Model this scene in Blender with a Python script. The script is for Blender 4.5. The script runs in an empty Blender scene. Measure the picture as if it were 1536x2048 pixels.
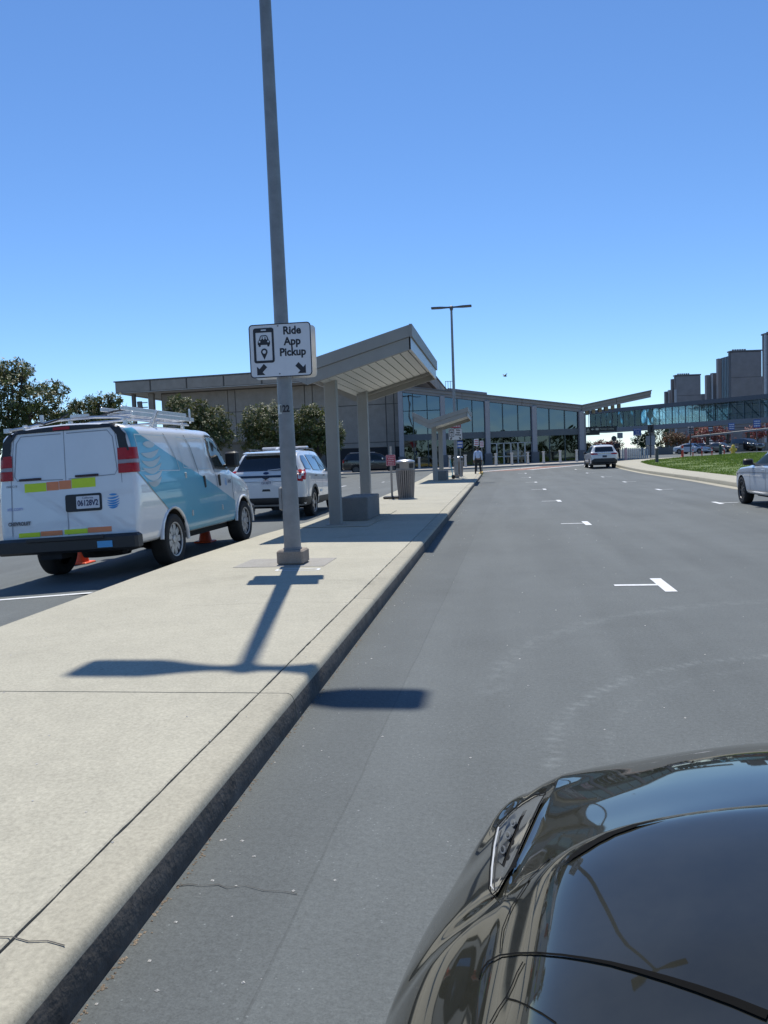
import bpy, bmesh, math, random
import numpy as np
from mathutils import Vector, Matrix
from mathutils.bvhtree import BVHTree
from mathutils.geometry import delaunay_2d_cdt
R = math.radians
random.seed(7)
SC = bpy.context.scene
COL = SC.collection
# ------------------------------------------------------------------ camera
CAM_H, FOC = 1.45, 1597.0
PSI, PITCH, ROLL = R(8.3215), R(3.88), R(2.1)
F0 = Vector((-math.sin(PSI), math.cos(PSI), 0)); R0 = Vector((math.cos(PSI), math.sin(PSI), 0)); ZZ = Vector((0, 0, 1))
CF = math.cos(PITCH)*F0 - math.sin(PITCH)*ZZ; CU0 = math.cos(PITCH)*ZZ + math.sin(PITCH)*F0
CR = math.cos(ROLL)*R0 - math.sin(ROLL)*CU0; CU = math.cos(ROLL)*CU0 + math.sin(ROLL)*R0
cd = bpy.data.cameras.new('camera'); cam = bpy.data.objects.new('camera', cd); COL.objects.link(cam)
cd.sensor_width = 36; cd.lens = FOC/2048*36; cd.clip_start = 0.02; cd.clip_end = 6000
cam.matrix_world = Matrix(((CR.x, CU.x, -CF.x, 0), (CR.y, CU.y, -CF.y, 0), (CR.z, CU.z, -CF.z, CAM_H), (0, 0, 0, 1)))
SC.camera = cam
# ------------------------------------------------------------------ sky and sun
SUN_EL = R(62.0); SUN_AZ = math.atan2(-0.21, 1.0)          # azimuth from +Y towards +X
w = bpy.data.worlds.new('World'); SC.world = w; w.use_nodes = True
nt = w.node_tree; bg = nt.nodes['Background']
sky = nt.nodes.new('ShaderNodeTexSky'); sky.sky_type = 'NISHITA'; sky.sun_disc = False
sky.sun_elevation = SUN_EL; sky.sun_rotation = SUN_AZ; sky.altitude = 30; sky.air_density = 0.85; sky.dust_density = 0.0; sky.ozone_density = 9.0
hs = nt.nodes.new('ShaderNodeHueSaturation'); hs.inputs['Hue'].default_value = .5; hs.inputs['Saturation'].default_value = 1.04; nt.links.new(sky.outputs[0], hs.inputs['Color'])
nt.links.new(hs.outputs[0], bg.inputs[0]); bg.inputs[1].default_value = 0.147
sl = bpy.data.lights.new('sun', 'SUN'); sl.energy = 5.0; sl.angle = R(0.53); sl.color = (1.0, 0.962, 0.875)
so = bpy.data.objects.new('sun', sl); COL.objects.link(so)
sd = Vector((math.sin(SUN_AZ)*math.cos(SUN_EL), math.cos(SUN_AZ)*math.cos(SUN_EL), math.sin(SUN_EL)))
so.rotation_euler = sd.to_track_quat('Z', 'Y').to_euler(); so.location = sd*200
vs = SC.view_settings; vs.view_transform = 'Standard'; vs.look = 'None'; vs.exposure = 0.08; vs.gamma = 1.0; vs.use_curve_mapping = False
SC.cycles.max_bounces = 8; SC.cycles.transparent_max_bounces = 16
# ------------------------------------------------------------------ materials
MATS = {}
def M(name, col, rough=.55, metal=0., var=.12, scale=6., bump=0., bscale=80., spec=.5, coat=0., trans=None, emit=None, cior=1.5):
    if name in MATS: return MATS[name]
    m = bpy.data.materials.new(name); m.use_nodes = True; t = m.node_tree; b = t.nodes['Principled BSDF']
    b.inputs['Roughness'].default_value = rough; b.inputs['Metallic'].default_value = metal
    b.inputs['Specular IOR Level'].default_value = spec; b.inputs['Coat Weight'].default_value = coat; b.inputs['Coat Roughness'].default_value = .03; b.inputs['Coat IOR'].default_value = cior
    tc = t.nodes.new('ShaderNodeTexCoord')
    if var > 0:
        n = t.nodes.new('ShaderNodeTexNoise'); n.inputs['Scale'].default_value = scale; n.inputs['Detail'].default_value = 6; n.inputs['Roughness'].default_value = .65
        t.links.new(tc.outputs['Object'], n.inputs['Vector'])
        r = t.nodes.new('ShaderNodeMapRange'); r.inputs['From Min'].default_value = .3; r.inputs['From Max'].default_value = .7
        r.inputs['To Min'].default_value = 1-var; r.inputs['To Max'].default_value = 1+var
        t.links.new(n.outputs['Fac'], r.inputs['Value'])
        mx = t.nodes.new('ShaderNodeVectorMath'); mx.operation = 'SCALE'; mx.inputs[0].default_value = col
        t.links.new(r.outputs[0], mx.inputs['Scale']); t.links.new(mx.outputs[0], b.inputs['Base Color'])
    else: b.inputs['Base Color'].default_value = (*col, 1)
    if bump > 0:
        n2 = t.nodes.new('ShaderNodeTexNoise'); n2.inputs['Scale'].default_value = bscale; n2.inputs['Detail'].default_value = 4
        t.links.new(tc.outputs['Object'], n2.inputs['Vector'])
        bp = t.nodes.new('ShaderNodeBump'); bp.inputs['Strength'].default_value = bump; bp.inputs['Distance'].default_value = .01
        t.links.new(n2.outputs['Fac'], bp.inputs['Height']); t.links.new(bp.outputs[0], b.inputs['Normal'])
    if emit: b.inputs['Emission Color'].default_value = (*emit[0], 1); b.inputs['Emission Strength'].default_value = emit[1]
    if trans is not None:      # thin tinted glass: (tint, reflectance)
        o = t.nodes['Material Output']; tr = t.nodes.new('ShaderNodeBsdfTransparent'); tr.inputs[0].default_value = (*trans[0], 1)
        gl = t.nodes.new('ShaderNodeBsdfGlossy'); gl.inputs['Roughness'].default_value = rough; gl.inputs['Color'].default_value = (*trans[2], 1)
        fr = t.nodes.new('ShaderNodeLayerWeight'); fr.inputs['Blend'].default_value = .35
        mr = t.nodes.new('ShaderNodeMapRange'); mr.inputs['To Min'].default_value = trans[1]; mr.inputs['To Max'].default_value = 1
        t.links.new(fr.outputs['Fresnel'], mr.inputs['Value'])
        mi = t.nodes.new('ShaderNodeMixShader'); t.links.new(mr.outputs[0], mi.inputs[0]); t.links.new(tr.outputs[0], mi.inputs[1]); t.links.new(gl.outputs[0], mi.inputs[2])
        wn = t.nodes.new('ShaderNodeTexNoise'); wn.inputs['Scale'].default_value = .55; wn.inputs['Detail'].default_value = 1; t.links.new(tc.outputs['Object'], wn.inputs['Vector'])
        wb = t.nodes.new('ShaderNodeBump'); wb.inputs['Strength'].default_value = 1.; wb.inputs['Distance'].default_value = .014; t.links.new(wn.outputs['Fac'], wb.inputs['Height']); t.links.new(wb.outputs[0], gl.inputs['Normal'])
        t.links.new(mi.outputs[0], o.inputs['Surface'])
    MATS[name] = m
    return m
def leafmat(name, cols, rough=.45, trl=.25):
    if name in MATS: return MATS[name]
    m = bpy.data.materials.new(name); m.use_nodes = True; t = m.node_tree; b = t.nodes['Principled BSDF']; o = t.nodes['Material Output']
    g = t.nodes.new('ShaderNodeNewGeometry'); cr = t.nodes.new('ShaderNodeValToRGB'); t.links.new(g.outputs['Random Per Island'], cr.inputs[0])
    e = cr.color_ramp.elements
    while len(e) < len(cols): e.new(.5)
    for k, c in enumerate(cols): e[k].position = k/(len(cols)-1); e[k].color = (*c, 1)
    t.links.new(cr.outputs[0], b.inputs['Base Color']); b.inputs['Roughness'].default_value = rough
    tl = t.nodes.new('ShaderNodeBsdfTranslucent'); t.links.new(cr.outputs[0], tl.inputs[0])
    mi = t.nodes.new('ShaderNodeMixShader'); mi.inputs[0].default_value = trl
    t.links.new(b.outputs[0], mi.inputs[1]); t.links.new(tl.outputs[0], mi.inputs[2]); t.links.new(mi.outputs[0], o.inputs['Surface'])
    MATS[name] = m
    return m
# ------------------------------------------------------------------ mesh helpers
class MB:
    """collects geometry; build() links it as ONE mesh object"""
    def __init__(s): s.v = []; s.f = []; s.mi = []
    def add(s, vs, fs, mi=0):
        o = len(s.v); s.v += [tuple(p) for p in vs]; s.f += [tuple(i+o for i in f) for f in fs]; s.mi += [mi]*len(fs); return s
    def box(s, c, d, rz=0., mi=0, ch=0., rx=0., ry=0.):
        hx, hy, hz = d[0]/2, d[1]/2, d[2]/2
        if ch <= 0:
            P = [(x, y, z) for z in (-hz, hz) for x, y in ((-hx, -hy), (hx, -hy), (hx, hy), (-hx, hy))]
            F = [(3, 2, 1, 0), (4, 5, 6, 7), (0, 1, 5, 4), (1, 2, 6, 5), (2, 3, 7, 6), (3, 0, 4, 7)]
        else:
            def ring(ix, z): return [(-hx+ix, -hy, z), (hx-ix, -hy, z), (hx, -hy+ix, z), (hx, hy-ix, z), (hx-ix, hy, z), (-hx+ix, hy, z), (-hx, hy-ix, z), (-hx, -hy+ix, z)]
            def inset(z): return [(-hx+ch, -hy+ch, z), (hx-ch, -hy+ch, z), (hx-ch, -hy+ch, z), (hx-ch, hy-ch, z), (hx-ch, hy-ch, z), (-hx+ch, hy-ch, z), (-hx+ch, hy-ch, z), (-hx+ch, -hy+ch, z)]
            P = []
            k = ch*.42
            def r2(q, z): return [(x*(1-2*q/d[0]), y*(1-2*q/d[1]), z) for x, y, _ in ring(ch, 0)]
            P = r2(ch, -hz)+r2(0, -hz+ch)+r2(0, hz-ch)+r2(ch, hz)
            F = [tuple(reversed(range(8))), tuple(range(24, 32))]
            for L in range(3):
                for i in range(8): a = L*8+i; b = L*8+(i+1) % 8; F.append((a, b, b+8, a+8))
        Mx = Matrix.Rotation(rz, 3, 'Z') @ Matrix.Rotation(ry, 3, 'Y') @ Matrix.Rotation(rx, 3, 'X'); C = Vector(c)
        return s.add([C + Mx @ Vector(p) for p in P], F, mi)
    def tube(s, pts, r, n=8, mi=0, cap=True):
        pts = [Vector(p) for p in pts]; rs = r if isinstance(r, (list, tuple)) else [r]*len(pts); rings = []
        for i, p in enumerate(pts):
            t = (pts[min(i+1, len(pts)-1)] - pts[max(i-1, 0)]).normalized()
            a = Vector((0, 0, 1)) if abs(t.z) < .9 else Vector((1, 0, 0))
            u = t.cross(a).normalized(); q = t.cross(u)
            rings.append([p + rs[i]*(math.cos(6.28318*k/n)*u + math.sin(6.28318*k/n)*q) for k in range(n)])
        V = [v for g in rings for v in g]; Fs = []
        for i in range(len(pts)-1):
            for k in range(n): a = i*n+k; b = i*n+(k+1) % n; Fs.append((b, a, a+n, b+n))
        if cap: Fs.append(tuple(range(n))); Fs.append(tuple(reversed(range((len(pts)-1)*n, len(pts)*n))))
        return s.add(V, Fs, mi)
    def lathe(s, c, prof, n=20, axis='Z', mi=0, cap=True, rz=0):
        """prof: list of (r, h) along the axis"""
        V = []; Fs = []; C = Vector(c)
        for r, h in prof:
            for k in range(n):
                a = 6.28318530*k/n; x, y = r*math.cos(a), r*math.sin(a)
                p = {'Z': Vector((x, y, h)), 'X': Vector((h, x, y)), 'Y': Vector((y, h, x))}[axis]
                if rz: p = Matrix.Rotation(rz, 3, 'Z') @ p
                V.append(C+p)
        for i in range(len(prof)-1):
            for k in range(n): a = i*n+k; b = i*n+(k+1) % n; Fs.append((a, b, b+n, a+n))
        if cap: Fs.append(tuple(reversed(range(n)))); Fs.append(tuple(range((len(prof)-1)*n, len(prof)*n)))
        return s.add(V, Fs, mi)
    def prism(s, poly, fn0, fn1, mi=0):
        """poly of 2D points; fn0 / fn1 map (u, v) to the two end faces"""
        n = len(poly); V = [fn0(*p) for p in poly]+[fn1(*p) for p in poly]
        Fs = [tuple(reversed(range(n))), tuple(range(n, 2*n))]+[(i, (i+1) % n, (i+1) % n+n, i+n) for i in range(n)]
        return s.add(V, Fs, mi)
    def quad(s, a, b, c, d, mi=0): return s.add([a, b, c, d], [(0, 1, 2, 3)], mi)
    def build(s, name, mats, parent=None, smooth=None, fix=True, loc=None):
        me = bpy.data.meshes.new(name); me.from_pydata([tuple(v) for v in s.v], [], s.f)
        if not isinstance(mats, (list, tuple)): mats = [mats]
        for m in mats: me.materials.append(m)
        if len(mats) > 1: me.polygons.foreach_set('material_index', s.mi)
        if fix:
            bm = bmesh.new(); bm.from_mesh(me); bmesh.ops.remove_doubles(bm, verts=bm.verts, dist=1e-5)
            bmesh.ops.recalc_face_normals(bm, faces=bm.faces); bm.to_mesh(me); bm.free()
        if smooth is not None:
            me.polygons.foreach_set('use_smooth', [True]*len(me.polygons)); me.set_sharp_from_angle(angle=R(smooth))
        me.update(); return link(name, me, parent, loc)
def link(name, me, parent=None, loc=None):
    o = bpy.data.objects.new(name, me); COL.objects.link(o)
    if loc is not None: o.location = loc
    if parent is not None: o.parent = parent
    return o
def empty(name, loc=(0, 0, 0), rz=0., rx=0., ry=0.):
    o = bpy.data.objects.new(name, None); COL.objects.link(o); o.location = loc; o.rotation_euler = (rx, ry, rz); o.empty_display_size = .2; return o
def tag(o, label, cat, group=None):
    o['label'] = label; o['category'] = cat
    if group: o['group'] = group
    return o
def thing(name, label, cat, loc=(0, 0, 0), rz=0., group=None, rx=0., ry=0.): return tag(empty(name, loc, rz, rx, ry), label, cat, group)
def struct(o): o['kind'] = 'structure'; return o
def dup(root, loc, rz=0., label=None, group=None):
    r = root.copy(); COL.objects.link(r); r.location = loc; r.rotation_euler = (0, 0, rz)
    if label: r['label'] = label
    if group: r['group'] = group
    for ch in list(root.children):
        c = ch.copy(); COL.objects.link(c); c.parent = r
        for g in list(ch.children): d = g.copy(); COL.objects.link(d); d.parent = c
    return r
def smooth01(t): t = max(0., min(1., t)); return t*t*(3-2*t)
def hgt(x, y):
    """road level: nearly flat, rising gently towards the terminal, falling to the left beside the island"""
    z = smooth01((y-45)/40)*(.30+.010*max(-15, min(15, x)))
    z += .06*max(-3., min(0., x+4.75))*(1-smooth01((y-13)/6))
    return z
def at(px, py, d):
    """a point of the place: direction by photo pixel, d metres ahead of the camera"""
    r = CR*(px-768)+CU*(1024-py)+CF*FOC; r = r*(d/r.dot(F0)); return Vector((r.x, r.y, r.z+CAM_H))
# text as mesh, in the local XY plane, then mapped
def text_polys(s, size, bold=0., align='CENTER', shear=0.):
    cu = bpy.data.curves.new('txt', 'FONT'); cu.body = s; cu.size = size; cu.align_x = align; cu.align_y = 'CENTER'; cu.offset = bold; cu.shear = shear; cu.resolution_u = 3
    o = bpy.data.objects.new('txt', cu); COL.objects.link(o)
    dg = bpy.context.evaluated_depsgraph_get(); me = bpy.data.meshes.new_from_object(o.evaluated_get(dg))
    V = [tuple(v.co) for v in me.vertices]; F = [tuple(p.vertices) for p in me.polygons]
    bpy.data.objects.remove(o); bpy.data.meshes.remove(me); bpy.data.curves.remove(cu)
    return V, F
def text(name, s, size, mat, parent, fn, bold=0., align='CENTER', sx=1., shear=0.):
    V, F = text_polys(s, size, bold, align, shear); mb = MB(); mb.add([fn(v[0]*sx, v[1]) for v in V], F)
    return mb.build(name, mat, parent, fix=False)
def patch_verts(poly, step):
    """triangulated polygon with interior points -> (2D verts, faces)"""
    P = []
    n = len(poly)
    for i in range(n):
        a = Vector(poly[i]); b = Vector(poly[(i+1) % n]); k = max(1, int((b-a).length/step))
        P += [a.lerp(b, q/k) for q in range(k)]
    m = len(P); E = [(i, (i+1) % m) for i in range(m)]
    xs = [p[0] for p in P]; ys = [p[1] for p in P]
    def inside(x, y):
        c = False; j = n-1
        for i in range(n):
            xi, yi = poly[i]; xj, yj = poly[j]
            if (yi > y) != (yj > y) and x < (xj-xi)*(y-yi)/(yj-yi)+xi: c = not c
            j = i
        return c
    nx = int((max(xs)-min(xs))/step); ny = int((max(ys)-min(ys))/step); pts = list(P)
    for i in range(1, nx+1):
        for j in range(1, ny+1):
            x = min(xs)+(i-.5)*(max(xs)-min(xs))/max(nx, 1)+.013*step; y = min(ys)+(j-.5)*(max(ys)-min(ys))/max(ny, 1)+.017*step
            if inside(x, y) and min((p-Vector((x, y))).length for p in P) > .3*step: pts.append(Vector((x, y)))
    r = delaunay_2d_cdt([Vector((p[0], p[1])) for p in pts], E, [], 1, 1e-6)
    return r[0], r[2]
def rrect(x0, y0, x1, y1, r, n=4):
    o = []
    for cx, cy, a in ((x1-r, y1-r, 0), (x0+r, y1-r, 90), (x0+r, y0+r, 180), (x1-r, y0+r, 270)):
        o += [(cx+r*math.cos(R(a+90*k/n)), cy+r*math.sin(R(a+90*k/n))) for k in range(n+1)]
    return o
def ribbon(pts, wd):
    """2D polyline -> polygon of given width"""
    L = []; Q = []
    for i, p in enumerate(pts):
        a = Vector(pts[max(i-1, 0)]); b = Vector(pts[min(i+1, len(pts)-1)]); t = (b-a).normalized(); nn = Vector((-t.y, t.x))*wd/2
        L.append(tuple(Vector(p)+nn)); Q.append(tuple(Vector(p)-nn))
    return L+Q[::-1]

def strips(pts, wd):
    """closed or open 2D polyline -> one small polygon per edge, slightly overlapping at the corners"""
    out = []
    for p, q in zip(pts[:-1], pts[1:]):
        a = Vector(p); b = Vector(q); t = (b-a).normalized()*wd*.3; out.append(ribbon([tuple(a-t), tuple(b+t)], wd))
    return out
# ================================================================== THE SETTING
def nodes_asphalt():
    m = bpy.data.materials.new('asphalt'); m.use_nodes = True; t = m.node_tree; N = t.nodes; L = t.links; b = N['Principled BSDF']
    tc = N.new('ShaderNodeTexCoord'); sp = N.new('ShaderNodeSeparateXYZ'); L.new(tc.outputs['Object'], sp.inputs[0])
    def math_(op, a, c=None, d=None, clamp=False):
        n = N.new('ShaderNodeMath'); n.operation = op; n.use_clamp = clamp
        for k, v in enumerate((a, c, d)):
            if v is None: continue
            if isinstance(v, (int, float)): n.inputs[k].default_value = v
            else: L.new(v, n.inputs[k])
        return n.outputs[0]
    def noise(sc, det=5, rough=.6, vec=None):
        n = N.new('ShaderNodeTexNoise'); n.inputs['Scale'].default_value = sc; n.inputs['Detail'].default_value = det; n.inputs['Roughness'].default_value = rough
        L.new(vec if vec is not None else tc.outputs['Object'], n.inputs['Vector']); return n.outputs['Fac']
    def band(v, lo, hi):           # 0..1 ramp
        n = N.new('ShaderNodeMapRange'); L.new(v, n.inputs['Value']); n.inputs['From Min'].default_value = lo; n.inputs['From Max'].default_value = hi; return n.outputs[0]
    st = N.new('ShaderNodeMapping'); st.inputs['Scale'].default_value = (1.6, .12, 1); L.new(tc.outputs['Object'], st.inputs[0])
    big = noise(.35, 4); mid = noise(3.2, 6, .7); fine = noise(42, 5, .75); grit = noise(120, 3, .7); track = noise(1.0, 3, .5, st.outputs[0])
    val = math_('MULTIPLY_ADD', band(big, .3, .7), .018, .076)
    val = math_('MULTIPLY_ADD', band(track, .3, .7), .024, val)
    val = math_('MULTIPLY_ADD', band(mid, .3, .7), .010, val)
    val = math_('MULTIPLY_ADD', band(fine, .25, .75), .050, math_('SUBTRACT', val, .020))
    val = math_('MULTIPLY_ADD', band(grit, .3, .7), .040, math_('SUBTRACT', val, .020))
    val = math_('MULTIPLY', val, math_('MULTIPLY_ADD', band(noise(.8, 7, .75), .56, .68), -.13, 1.0))
    # pale aggregate showing through
    vo = N.new('ShaderNodeTexVoronoi'); vo.inputs['Scale'].default_value = 34; L.new(tc.outputs['Object'], vo.inputs['Vector'])
    speck = math_('MULTIPLY', math_('LESS_THAN', vo.outputs['Distance'], .13), math_('GREATER_THAN', mid, .54))
    val = math_('MULTIPLY_ADD', speck, .07, val)
    # newer strip of paving beside the island, and its seam
    wob = math_('MULTIPLY_ADD', noise(1.3, 2), .03, math_('SUBTRACT', sp.outputs['X'], .015))
    wob = math_('MULTIPLY_ADD', sp.outputs['Y'], -.018, wob)
    strip = math_('MULTIPLY', math_('LESS_THAN', wob, -.73), math_('GREATER_THAN', sp.outputs['X'], -1.4))
    val = math_('MULTIPLY', val, math_('MULTIPLY_ADD', strip, -.08, 1.0))
    seam = math_('LESS_THAN', math_('ABSOLUTE', math_('ADD', wob, .73)), .005)
    val = math_('MULTIPLY', val, math_('MULTIPLY_ADD', math_('MULTIPLY', seam, math_('LESS_THAN', sp.outputs['Y'], 14.)), -.15, 1.0))
    # scuffed arcs left by turning tyres
    def arc(cx, cy, r, wd, amt, ribs):
        dx = math_('SUBTRACT', sp.outputs['X'], cx); dy = math_('SUBTRACT', sp.outputs['Y'], cy)
        d = math_('SQRT', math_('ADD', math_('MULTIPLY', dx, dx), math_('MULTIPLY', dy, dy)))
        k = math_('SUBTRACT', 1.0, math_('DIVIDE', math_('ABSOLUTE', math_('SUBTRACT', d, r)), wd), None, True)
        k = math_('MULTIPLY', k, band(noise(9, 4, .7), .42, .6)); k = math_('MULTIPLY', k, math_('LESS_THAN', dx, .55*r)); k = math_('MULTIPLY', k, math_('GREATER_THAN', dy, -.1))
        if ribs:
            an = math_('ARCTAN2', dy, dx); k = math_('MULTIPLY', k, math_('MULTIPLY_ADD', math_('SINE', math_('MULTIPLY', an, ribs)), .4, .6))
        return math_('MULTIPLY', k, amt)
    val = math_('ADD', val, arc(2.83, 4.84, 2.90, .13, .030, 0)); val = math_('ADD', val, arc(2.27, 3.70, 2.06, .075, .055, 150)); val = math_('ADD', val, arc(2.27, 3.70, 1.80, .06, .02, 150))
    cc = N.new('ShaderNodeCombineXYZ'); L.new(math_('MULTIPLY', val, .955), cc.inputs[0]); L.new(math_('MULTIPLY', val, 1.05), cc.inputs[1]); L.new(math_('MULTIPLY', val, 1.05), cc.inputs[2])
    L.new(cc.outputs[0], b.inputs['Base Color']); b.inputs['Roughness'].default_value = .82; b.inputs['Specular IOR Level'].default_value = .35
    bp = N.new('ShaderNodeBump'); bp.inputs['Strength'].default_value = .55; bp.inputs['Distance'].default_value = .006
    L.new(math_('ADD', fine, math_('MULTIPLY', grit, .5)), bp.inputs['Height']); L.new(bp.outputs[0], b.inputs['Normal'])
    return m
def nodes_concrete(name, col, dark=.75):
    m = bpy.data.materials.new(name); m.use_nodes = True; t = m.node_tree; N = t.nodes; L = t.links; b = N['Principled BSDF']
    tc = N.new('ShaderNodeTexCoord'); oi = N.new('ShaderNodeObjectInfo')
    def noise(sc, det=6, rough=.65):
        n = N.new('ShaderNodeTexNoise'); n.inputs['Scale'].default_value = sc; n.inputs['Detail'].default_value = det; n.inputs['Roughness'].default_value = rough
        L.new(tc.outputs['Object'], n.inputs['Vector']); return n.outputs['Fac']
    def mr(v, a, c, lo=.3, hi=.7):
        n = N.new('ShaderNodeMapRange'); L.new(v, n.inputs['Value']); n.inputs['From Min'].default_value = lo; n.inputs['From Max'].default_value = hi
        n.inputs['To Min'].default_value = a; n.inputs['To Max'].default_value = c; return n.outputs[0]
    def mul(a, c):
        n = N.new('ShaderNodeMath'); n.operation = 'MULTIPLY'; L.new(a, n.inputs[0]); L.new(c, n.inputs[1]); return n.outputs[0]
    v = mul(mr(noise(1.1), .93, 1.05), mr(noise(9), .94, 1.05)); v = mul(v, mr(noise(55, 4, .8), .78, 1.2)); v = mul(v, mr(oi.outputs['Random'], .96, 1.04, 0, 1))
    st = mr(noise(.55, 8, .75), dark, 1.0, .30, .42); v = mul(v, st)
    vo = N.new('ShaderNodeTexVoronoi'); vo.inputs['Scale'].default_value = 26; L.new(tc.outputs['Object'], vo.inputs['Vector'])
    v = mul(v, mr(vo.outputs['Distance'], .80, 1.0, .03, .10))
    v2 = N.new('ShaderNodeTexVoronoi'); v2.inputs['Scale'].default_value = 1.9; L.new(tc.outputs['Object'], v2.inputs['Vector']); v = mul(v, mr(v2.outputs['Distance'], .72, 1.0, .018, .032))
    s = N.new('ShaderNodeVectorMath'); s.operation = 'SCALE'; s.inputs[0].default_value = col; L.new(v, s.inputs['Scale']); L.new(s.outputs[0], b.inputs['Base Color'])
    b.inputs['Roughness'].default_value = .88; b.inputs['Specular IOR Level'].default_value = .3
    bp = N.new('ShaderNodeBump'); bp.inputs['Strength'].default_value = .35; bp.inputs['Distance'].default_value = .004; L.new(noise(150, 4, .8), bp.inputs['Height']); L.new(bp.outputs[0], b.inputs['Normal'])
    return m
ASPHALT = nodes_asphalt(); CONC = nodes_concrete('pavement_concrete', (.388, .365, .292), .88); KERBM = nodes_concrete('kerb_concrete', (.36, .335, .265), .68)
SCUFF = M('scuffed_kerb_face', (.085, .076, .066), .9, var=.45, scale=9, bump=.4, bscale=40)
JOINT = M('joint_dirt', (.06, .055, .05), .95, var=.3); PAINT = M('road_paint', (.62, .63, .64), .7, var=.18, scale=14); YPAINT = M('yellow_paint', (.55, .36, .08), .75, var=.2)
# ---- road sheet, out to the horizon
def axis(lo, hi, near0, near1, st):
    a = list(np.arange(near0, near1+1e-6, st)); x = near1; s = st
    while x < hi: s *= 1.35; x += s; a.append(min(x, hi))
    x = near0; s = st
    while x > lo: s *= 1.35; x -= s; a.insert(0, max(x, lo))
    return a
xs = axis(-2500, 2500, -12, 14, 1.0); ys = axis(-1500, 3500, -6, 110, 2.0)
mb = MB(); nx = len(xs)
mb.add([(x, y, hgt(x, y)) for y in ys for x in xs], [(j*nx+i, j*nx+i+1, (j+1)*nx+i+1, (j+1)*nx+i) for j in range(len(ys)-1) for i in range(nx-1)])
struct(mb.build('road', ASPHALT, smooth=60, fix=False))
# ---- island pavement: slabs and kerb stones
LE = [(-8, -3.9), (2, -4.0), (6.1, -4.21), (8.8, -4.31), (10.5, -4.35), (13.8, -4.28), (18.1, -3.95), (25.8, -3.94), (34, -4.1), (44.7, -4.4), (58, -4.9), (62, -5.0)]
def interp(T, y): return float(np.interp(y, [p[0] for p in T], [p[1] for p in T]))
KX = -1.17; KT = .16
isl = struct(empty('island_pavement')); slabs = []
cuts = [-8, -1.6, 4.25, 10.15, 16.1, 22.0, 28.0, 34.0, 40.0, 46.0, 52.0, 57.5]
def lofty(mb, prof, y0, y1, n=3):
    """prof(y) -> closed list of (x, z); solid between y0 and y1"""
    P = []; k = len(prof(y0)); Fs = []
    for i in range(n+1):
        y = y0+(y1-y0)*i/n; P += [(x, y, z) for x, z in prof(y)]
    for i in range(n):
        for j in range(k): a = i*k+j; c = i*k+(j+1) % k; Fs.append((a, c, c+k, a+k))
    Fs.append(tuple(range(k))); Fs.append(tuple(range(n*k, n*k+k))); return mb.add(P, Fs)
for i in range(len(cuts)-1):
    a, c = cuts[i]+.004, cuts[i+1]-.004; dz = random.uniform(-.0015, .0015)
    def pr(y):
        g = hgt(-2.5, y); e = interp(LE, y); gl = hgt(e, y)
        j = .0012*math.sin(y*9.1)+.001*math.sin(y*23.7+1)+.0014*random.uniform(-1, 1)
        return [(e, gl-.1), (KX-.205, g-.1), (KX-.205+j, g+KT+dz-.004), (KX-.211+j, g+KT+dz), (e+.05, g+KT+dz), (e+.012, g+KT-.012), (e, g+KT-.04)]
    lofty(MB(), pr, a, c, 90 if c < 17 else 6).build('paving_slab', CONC, isl)
    # kerb stones, three metres each
    m2 = (a+c)/2
    for (p, q) in ((a, m2-.002), (m2+.002, c)):
        def pk(y):
            g = hgt(-1.2, y); j = .0011*random.uniform(-1, 1)+.001*math.sin(y*7.3)-(.004 if random.random() < .02 else 0); return [(KX-.196, g-.1), (KX+.02, g-.1), (KX+.015, g+.02), (KX+.003, g+KT-.04), (KX-.006+j, g+KT-.018), (KX-.016+j, g+KT-.006), (KX-.036+j, g+KT), (KX-.190+j, g+KT), (KX-.196+j*.8, g+KT-.005)]
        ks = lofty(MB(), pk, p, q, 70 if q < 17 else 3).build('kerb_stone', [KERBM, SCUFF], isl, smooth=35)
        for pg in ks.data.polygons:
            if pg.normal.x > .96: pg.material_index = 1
mb = MB()
lofty(mb, lambda y: [(interp(LE, y)+.1, hgt(-3, y)-.1), (KX-.04, hgt(-3, y)-.1), (KX-.04, hgt(-3, y)+KT-.03), (interp(LE, y)+.1, hgt(-3, y)+KT-.03)], -7.9, 57.4, 30); mb.build('joint_bed', JOINT, isl)
# cracks across the slab and kerb
def crack(pts, wd, z, parent, name='crack', mat=None):
    L = []; Q = []; rnd = random.Random(len(pts)*7+int(pts[0][1]*10)); P = []
    for (a, c) in zip(pts[:-1], pts[1:]):
        n = max(2, int(math.hypot(c[0]-a[0], c[1]-a[1])/.05))
        P += [(a[0]+(c[0]-a[0])*k/n+rnd.uniform(-.012, .012), a[1]+(c[1]-a[1])*k/n+rnd.uniform(-.012, .012)) for k in range(n)]
    P.append(pts[-1]); V = []; Fs = []
    for i, p in enumerate(P):
        h = wd*rnd.uniform(.35, 1.1)/2; V += [(p[0], p[1]-h, z), (p[0], p[1]+h, z)]
        if i: k = 2*i; Fs.append((k-2, k, k+1, k-1))
    mb = MB(); mb.add(V, Fs); return mb.build(name, mat or JOINT, parent, fix=False)
crack([(-2.6, 1.98), (-1.9, 1.95), (-1.37, 1.96), (-1.2, 1.93)], .0055, KT+.0035, isl)
crack([(-2.9, 6.9), (-2.0, 7.05), (-1.38, 7.0)], .003, KT+.0035, isl)
rc = crack([(-1.15, 2.53), (-.9, 2.54), (-.71, 2.51)], .004, .004, None, 'asphalt_crack'); struct(rc)
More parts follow.
